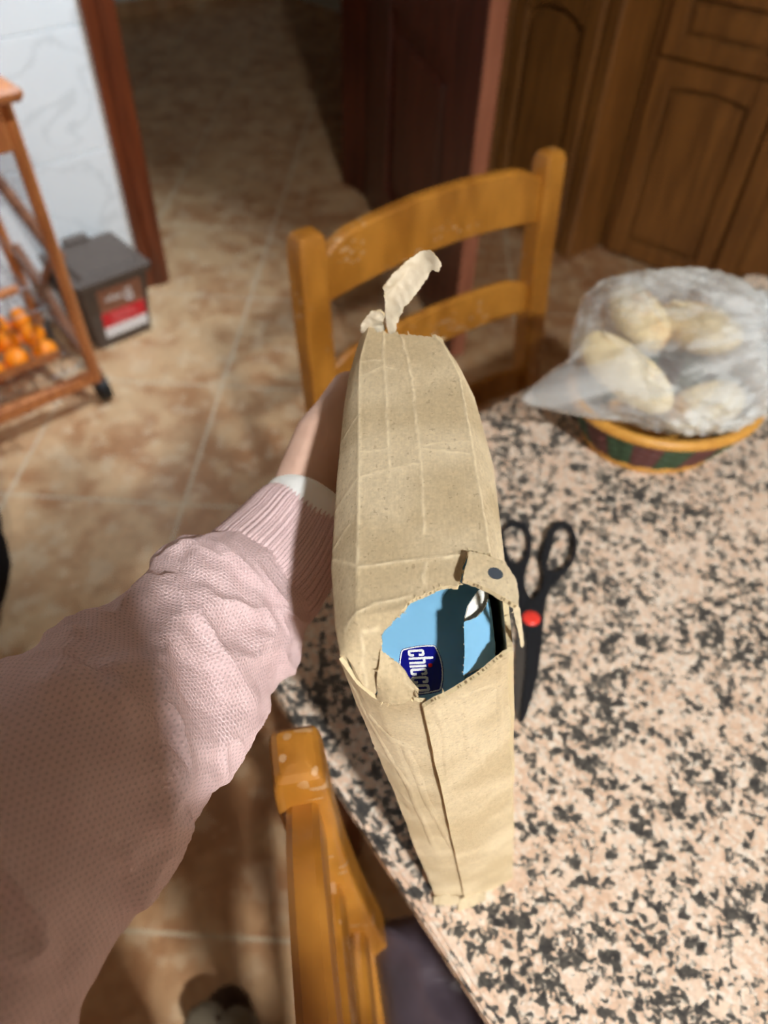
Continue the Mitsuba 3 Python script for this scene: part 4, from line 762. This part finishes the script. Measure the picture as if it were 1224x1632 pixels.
# ---------------------------------------------------------------- the photographer's left arm
pe = thing('person', 'left arm in a pale pink knitted sweater, its hand gripping the carton from behind', 'person')
J = {'w1': (-70, 160, -74, 18), 'w2': (-64, 160, -96, 17), 'tb': (-58, 187, -62, 17), 'he': (-54, 182, -102, 16), 'im': (-47.5, 222, -75, 10.5), 'mm': (-46.5, 226, -92, 10.8), 'rm': (-46.5, 223, -109, 10.2), 'pm': (-47, 215, -125, 9.2)}
for nm, z, l0, tip in (('i', -74, 0, 12), ('m', -92, 2, 16), ('r', -110, 0, 12), ('p', -127, -4, 2)):
    s = 8.0 if nm in 'ip' else 8.4
    J[nm + '1'] = (-34, 231 + l0, z, s + .8); J[nm + '2'] = (-12 - (6 if nm == 'p' else 0), 222 + l0 * .5, z, s); J[nm + '3'] = (tip - 2, 217, z + 1, s - .8)
J.update(t1=(-51, 206, -60, 13), t2=(-43, 229, -58, 10), t3=(-24, 231, -57, 8.6))
wp = lambda p: B(np.array(p, float))
arm_pts = [(-.0455, .303, .9965), (-.0560, .2830, .9900), (-.0672, .2616, .9880), (-.0870, .2290, .9885), (-.1104, .1671, 1.0062), (-.1231, .1339, 1.0211), (-.1331, .106, 1.0335), (-.172, 0.01, 1.07), (-.235, -.05, 1.16), (-.300, -.10, 1.28)]
JW = {k: (*wp(v[:3]), v[3] / 1000) for k, v in J.items()}
JW.update(f0=(*arm_pts[1], .020), f1=(*arm_pts[3], .026), f2=(*arm_pts[5], .034), f3=(*arm_pts[7], .042), f4=(*arm_pts[9], .055))
# the rest of the photographer, standing behind the lens with the phone in the right hand (outside the frame)
def cam_(x, y, z): return CAM + RC @ np.array([x, y, z])
def q4(p, r): return (*np.asarray(p, float), r)
JW.update(ls=q4((-.300, -.10, 1.285), .055), rs=q4((-.03, -.30, 1.285), .055), nk=q4((-.165, -.215, 1.36), .050), nb=q4((-.17, -.22, 1.30), .065), hd=q4((-.130, -.165, 1.50), .078), hb=q4((-.165, -.215, 1.515), .085), jw=q4((-.100, -.125, 1.435), .050),
          ch=q4((-.165, -.20, 1.17), .13), wa=q4((-.18, -.22, .98), .115), hL=q4((-.26, -.18, .86), .11), hR=q4((-.12, -.29, .86), .11), kL=q4((-.235, -.05, .47), .06), aL=q4((-.20, -.02, .09), .04), tL=q4((-.19, .17, .045), .03), kR=q4((-.10, -.24, .46), .06), aR=q4((-.08, -.25, .09), .04), tR=q4((-.02, -.10, .045), .03),
          re=q4((.13, -.27, 1.06), .042), rw=q4(cam_(.035, .15, -.055), .026), rp=q4(cam_(.010, .095, -.038), .020), rq=q4(cam_(-.03, .105, -.036), .018), rt=q4(cam_(.028, .075, -.02), .010), ru=q4(cam_(.022, .045, -.018), .0085),
          nz=q4(np.array([-.130, -.165, 1.50]) + np.array([.052, .062, -.012]), .012), eL=q4((-.205, -.145, 1.50), .016), eR=q4((-.095, -.235, 1.50), .016))
for i_, yy in enumerate((.06, .08, .10, .12)):
    JW[f'g{i_}'] = q4(cam_(-.055, yy, -.028), .009); JW[f'h{i_}'] = q4(cam_(-.074, yy - .004, -.008), .0085); JW[f'k{i_}'] = q4(cam_(-.068, yy - .006, .012), .0075)
bones = [('w1', 'w2', 'tb', 'he'), ('tb', 'he', 'im', 'mm'), ('he', 'mm', 'rm', 'pm'), ('tb', 'im', 't1'), ('tb', 't1'), ('t1', 't2'), ('t2', 't3')] + [(a + 'm', a + '1') for a in 'imrp'] + [(a + '1', a + '2') for a in 'imrp'] + [(a + '2', a + '3') for a in 'imrp'] + [('w1', 'w2', 'f0'), ('f0', 'f1'), ('f1', 'f2'), ('f2', 'f3'), ('f3', 'ls')]
big = [('ls', 'nb', 'ch'), ('rs', 'nb', 'ch'), ('nb', 'nk'), ('nk', 'hb', 'jw'), ('hd', 'hb', 'jw'), ('hd', 'nz'), ('hb', 'eL'), ('hb', 'eR'), ('ch', 'wa'), ('wa', 'hL', 'hR'), ('hL', 'kL'), ('kL', 'aL'), ('aL', 'tL'), ('hR', 'kR'), ('kR', 'aR'), ('aR', 'tR'), ('rs', 're'), ('re', 'rw'), ('rw', 'rp', 'rq'), ('rw', 'rt'), ('rt', 'ru')] + [('rq', 'rp', f'g{i}') for i in range(4)] + [(f'g{i}', f'h{i}') for i in range(4)] + [(f'h{i}', f'k{i}') for i in range(4)]
bones = bones + big
body = smooth_manifold(hullchain(JW, bones), .0036, 9)
put(pe + '__body', ply(body, 'mat_skin', smooth=True))
nl = ellipsoid((0, 0, 0), (.0055, .0075, .0016), 2); Mn = frame(wp((-22, 239.2, -56)), BT, BN, BL); put(pe + '__thumbnail', ply(xf(nl, Mn), 'mat_nail', smooth=True))
def cloth_tube(pts, radii, nu, nv, fold, smin=0.0, flat_=.0, cap=0.0):
    path = catmull(pts, nv); seg = np.r_[0, np.cumsum(np.linalg.norm(np.diff(path, axis=0), axis=1))]; rad = np.interp(np.linspace(0, len(pts) - 1, nv), np.arange(len(pts)), radii)
    t = np.gradient(path, axis=0); t /= np.linalg.norm(t, axis=1, keepdims=True); a = np.cross(t[0], RZ); a /= np.linalg.norm(a); ang = np.linspace(0, 2 * np.pi, nu + 1); V = []; UV = []
    for i in range(nv):
        a = a - t[i] * (a @ t[i]); a /= np.linalg.norm(a); b = np.cross(t[i], a); r = rad[i] + fold(seg[i], ang)
        V.append(path[i] + r[:, None] * (np.cos(ang)[:, None] * a + np.sin(ang)[:, None] * b)); UV.append(np.c_[ang * .055, np.full(nu + 1, seg[i])])
    V[-1] = V[-1]; v = np.vstack(V); i = np.arange(nv * (nu + 1)).reshape(nv, nu + 1); q = np.stack([i[:-1, :-1], i[:-1, 1:], i[1:, 1:], i[1:, :-1]], -1).reshape(-1, 4)
    for k in range(nv): v[i[k, -1]] = v[i[k, 0]]
    return TM(v, np.vstack([q[:, [0, 1, 2]], q[:, [0, 2, 3]]])), np.vstack(UV)
def sleeve_fold(s, a):
    e = np.clip(s / .03, 0, 1) ** .5; start = -.006 * np.exp(-s / .010)
    P = np.c_[np.cos(a) * 1.3 + 8, np.sin(a) * 1.3 + 8, np.full_like(a, s * 26) + .9 * np.cos(a - .8)]; k = meshkit.fbm(P, 3, 17); rdg = np.clip(1 - np.abs(k - .5) * 4.2, 0, 1) ** 1.6
    P2 = np.c_[np.cos(a) * 1.0 + 3, np.sin(a) * 1.0 + 3, np.full_like(a, s * 11)]
    return e * (.0062 * rdg + .008 * (meshkit.fbm(P2, 2, 23) - .5) - .002) + start + .004 * np.exp(-((s - .022) / .016) ** 2)
pts = [np.array(p) for p in arm_pts]
m, uv = cloth_tube(pts[2:], [.0385, .0445, .0500, .0540, .0570, .066, .070, .072], 150, 420, sleeve_fold)
kk = put(pe + '__sweater_sleeve', ply(m, 'mat_knit', smooth=True, uv=uv), label='pale pink knitted sleeve')
m, uv = cloth_tube([pts[0], pts[1], pts[2], pts[2] * .7 + pts[3] * .3], [.0315, .0345, .0375, .0370], 220, 60, lambda s, a: .0007 * np.sin(a * 66) - .003 * np.exp(-s / .004) + .002 * (meshkit.fbm(np.c_[np.cos(a) + 4, np.sin(a) + 4, np.full_like(a, s * 30)], 2, 5) - .5))
put(kk + '__ribbed_cuff', ply(m, 'mat_rib', smooth=True, uv=uv))
d0 = (pts[0] - pts[1]) / np.linalg.norm(pts[0] - pts[1])
m, uv = cloth_tube([pts[0] + d0 * .0105, pts[0] + d0 * .004, pts[1]], [.0275, .0298, .0305], 90, 30, lambda s, a: -.002 * np.exp(-s / .002) + .0012 * np.sin(3 * a + 1))
put(pe + '__undersleeve_cuff', ply(m, 'mat_undersleeve', smooth=True), label='narrow white undersleeve cuff')


def garment(bones_, grow, mt, key, par=pe, cut=None, edge=.012, lab_=None):
    g = hullchain({k: (*v[:3], v[3] + grow) for k, v in JW.items()}, bones_)
    if cut is not None: g = g.trim_by_plane(tuple(cut[0]), cut[1])
    m_ = disp(smooth_manifold(g, edge, 6), .004, 14, 3); return put(par + '__' + key, ply(m_, mt, smooth=True), label=lab_)
garment([('ls', 'nb', 'ch'), ('rs', 'nb', 'ch'), ('ch', 'wa'), ('wa', 'hL', 'hR'), ('rs', 're'), ('re', 'rw')], .014, 'mat_knitplain', 'sweater', cut=((0, 0, 1), .80))
garment([('hL', 'hR'), ('hL', 'kL'), ('kL', 'aL'), ('hR', 'kR'), ('kR', 'aR')], .012, 'mat_trousers', 'trousers', cut=((0, 0, 1), .10))
garment([('hb', 'eL', 'eR'), ('hb', 'nk')], .018, 'mat_hair', 'hair', cut=((-.5, -.6, .35), .62))
for k_, nm_ in (((-.082, -.112, 1.508), 'eye'), ((-.050, -.150, 1.508), 'eye')): put(pe + '__' + nm_, ply(ellipsoid(np.array(k_) + (-.012, -.012, 0), (.011, .011, .008), 2), 'mat_whitecard', smooth=True))
ph_ = thing('smartphone', 'dark smartphone in the photographer\'s right hand, taking the picture', 'phone')
put(ph_ + '__body', ply(xf(cbox((-.060, -.016, -.0115), (.014, .132, -.0035), .0035), frame(CAM, RC[:, 0], RC[:, 1], RC[:, 2])), 'mat_black'))
put(ph_ + '__screen', ply(xf(cbox((-.057, -.013, -.0122), (.011, .129, -.0113), .0003), frame(CAM, RC[:, 0], RC[:, 1], RC[:, 2])), 'mat_blackrubber'))

# ---------------------------------------------------------------- ceiling lamp and added wall fill spot (overhead, out of frame)
lp = thing('ceiling_lamp', 'round white ceiling lamp over the near end of the table', 'lamp')
put(lp + '__housing', {**ply(trimesh.creation.revolve(np.array([(0, .06), (.11, .06), (.115, .05), (.10, .012), (LAMP_R + .01, .0), (LAMP_R, .003), (0, .004)]), sections=48), 'mat_lampbody', smooth=40), 'to_world': T4().translate([LAMP[0], LAMP[1], LAMP[2] + .0])})
disc = trimesh.creation.cylinder(LAMP_R, .002, sections=48)
put(lp + '__diffuser', {**ply(disc, 'mat_lampbody'), 'to_world': T4().translate([LAMP[0], LAMP[1], LAMP[2] - .003]), 'emitter': {'type': 'area', 'radiance': {'type': 'rgb', 'value': [LAMP_POWER * 1.0, LAMP_POWER * .995, LAMP_POWER * .965]}}})
fp = thing('added_fill_spot', 'added unseen fill spot that brightens the marble tiled wall', 'lamp')
_sd = np.array(SPOT_TO) - np.array(SPOT); _sd /= np.linalg.norm(_sd); _sx = np.cross(_sd, RZ); _sx /= np.linalg.norm(_sx); SPF = frame(np.array(SPOT) - _sd * .004, _sx, np.cross(-_sd, _sx), -_sd)
put(fp + '__housing', ply(xf(trimesh.creation.revolve(np.array([(.036, .0), (.036, .06), (.02, .075), (0, .078), (0, .07), (.018, .068), (.030, .055), (.030, .0), (.036, .0)]), sections=40), SPF), 'mat_lampbody', smooth=40))  # fixture made up to carry the added wall fill
put(fp + '__mount', ply(tube([np.array(SPOT) - _sd * .07, np.array([SPOT[0], SPOT[1], 2.735])], .008, 10), 'mat_lampbody', smooth=40))
scene['wall_fill_light'] = {'type': 'spot', 'to_world': T4().look_at(origin=list(map(float, SPOT)), target=list(SPOT_TO), up=[0, 0, 1]), 'intensity': {'type': 'rgb', 'value': [SPOT_POWER * .86, SPOT_POWER, SPOT_POWER * 1.12]}, 'cutoff_angle': 27.0, 'beam_width': 12.0}  # added fill light for the wall, kept off the carton
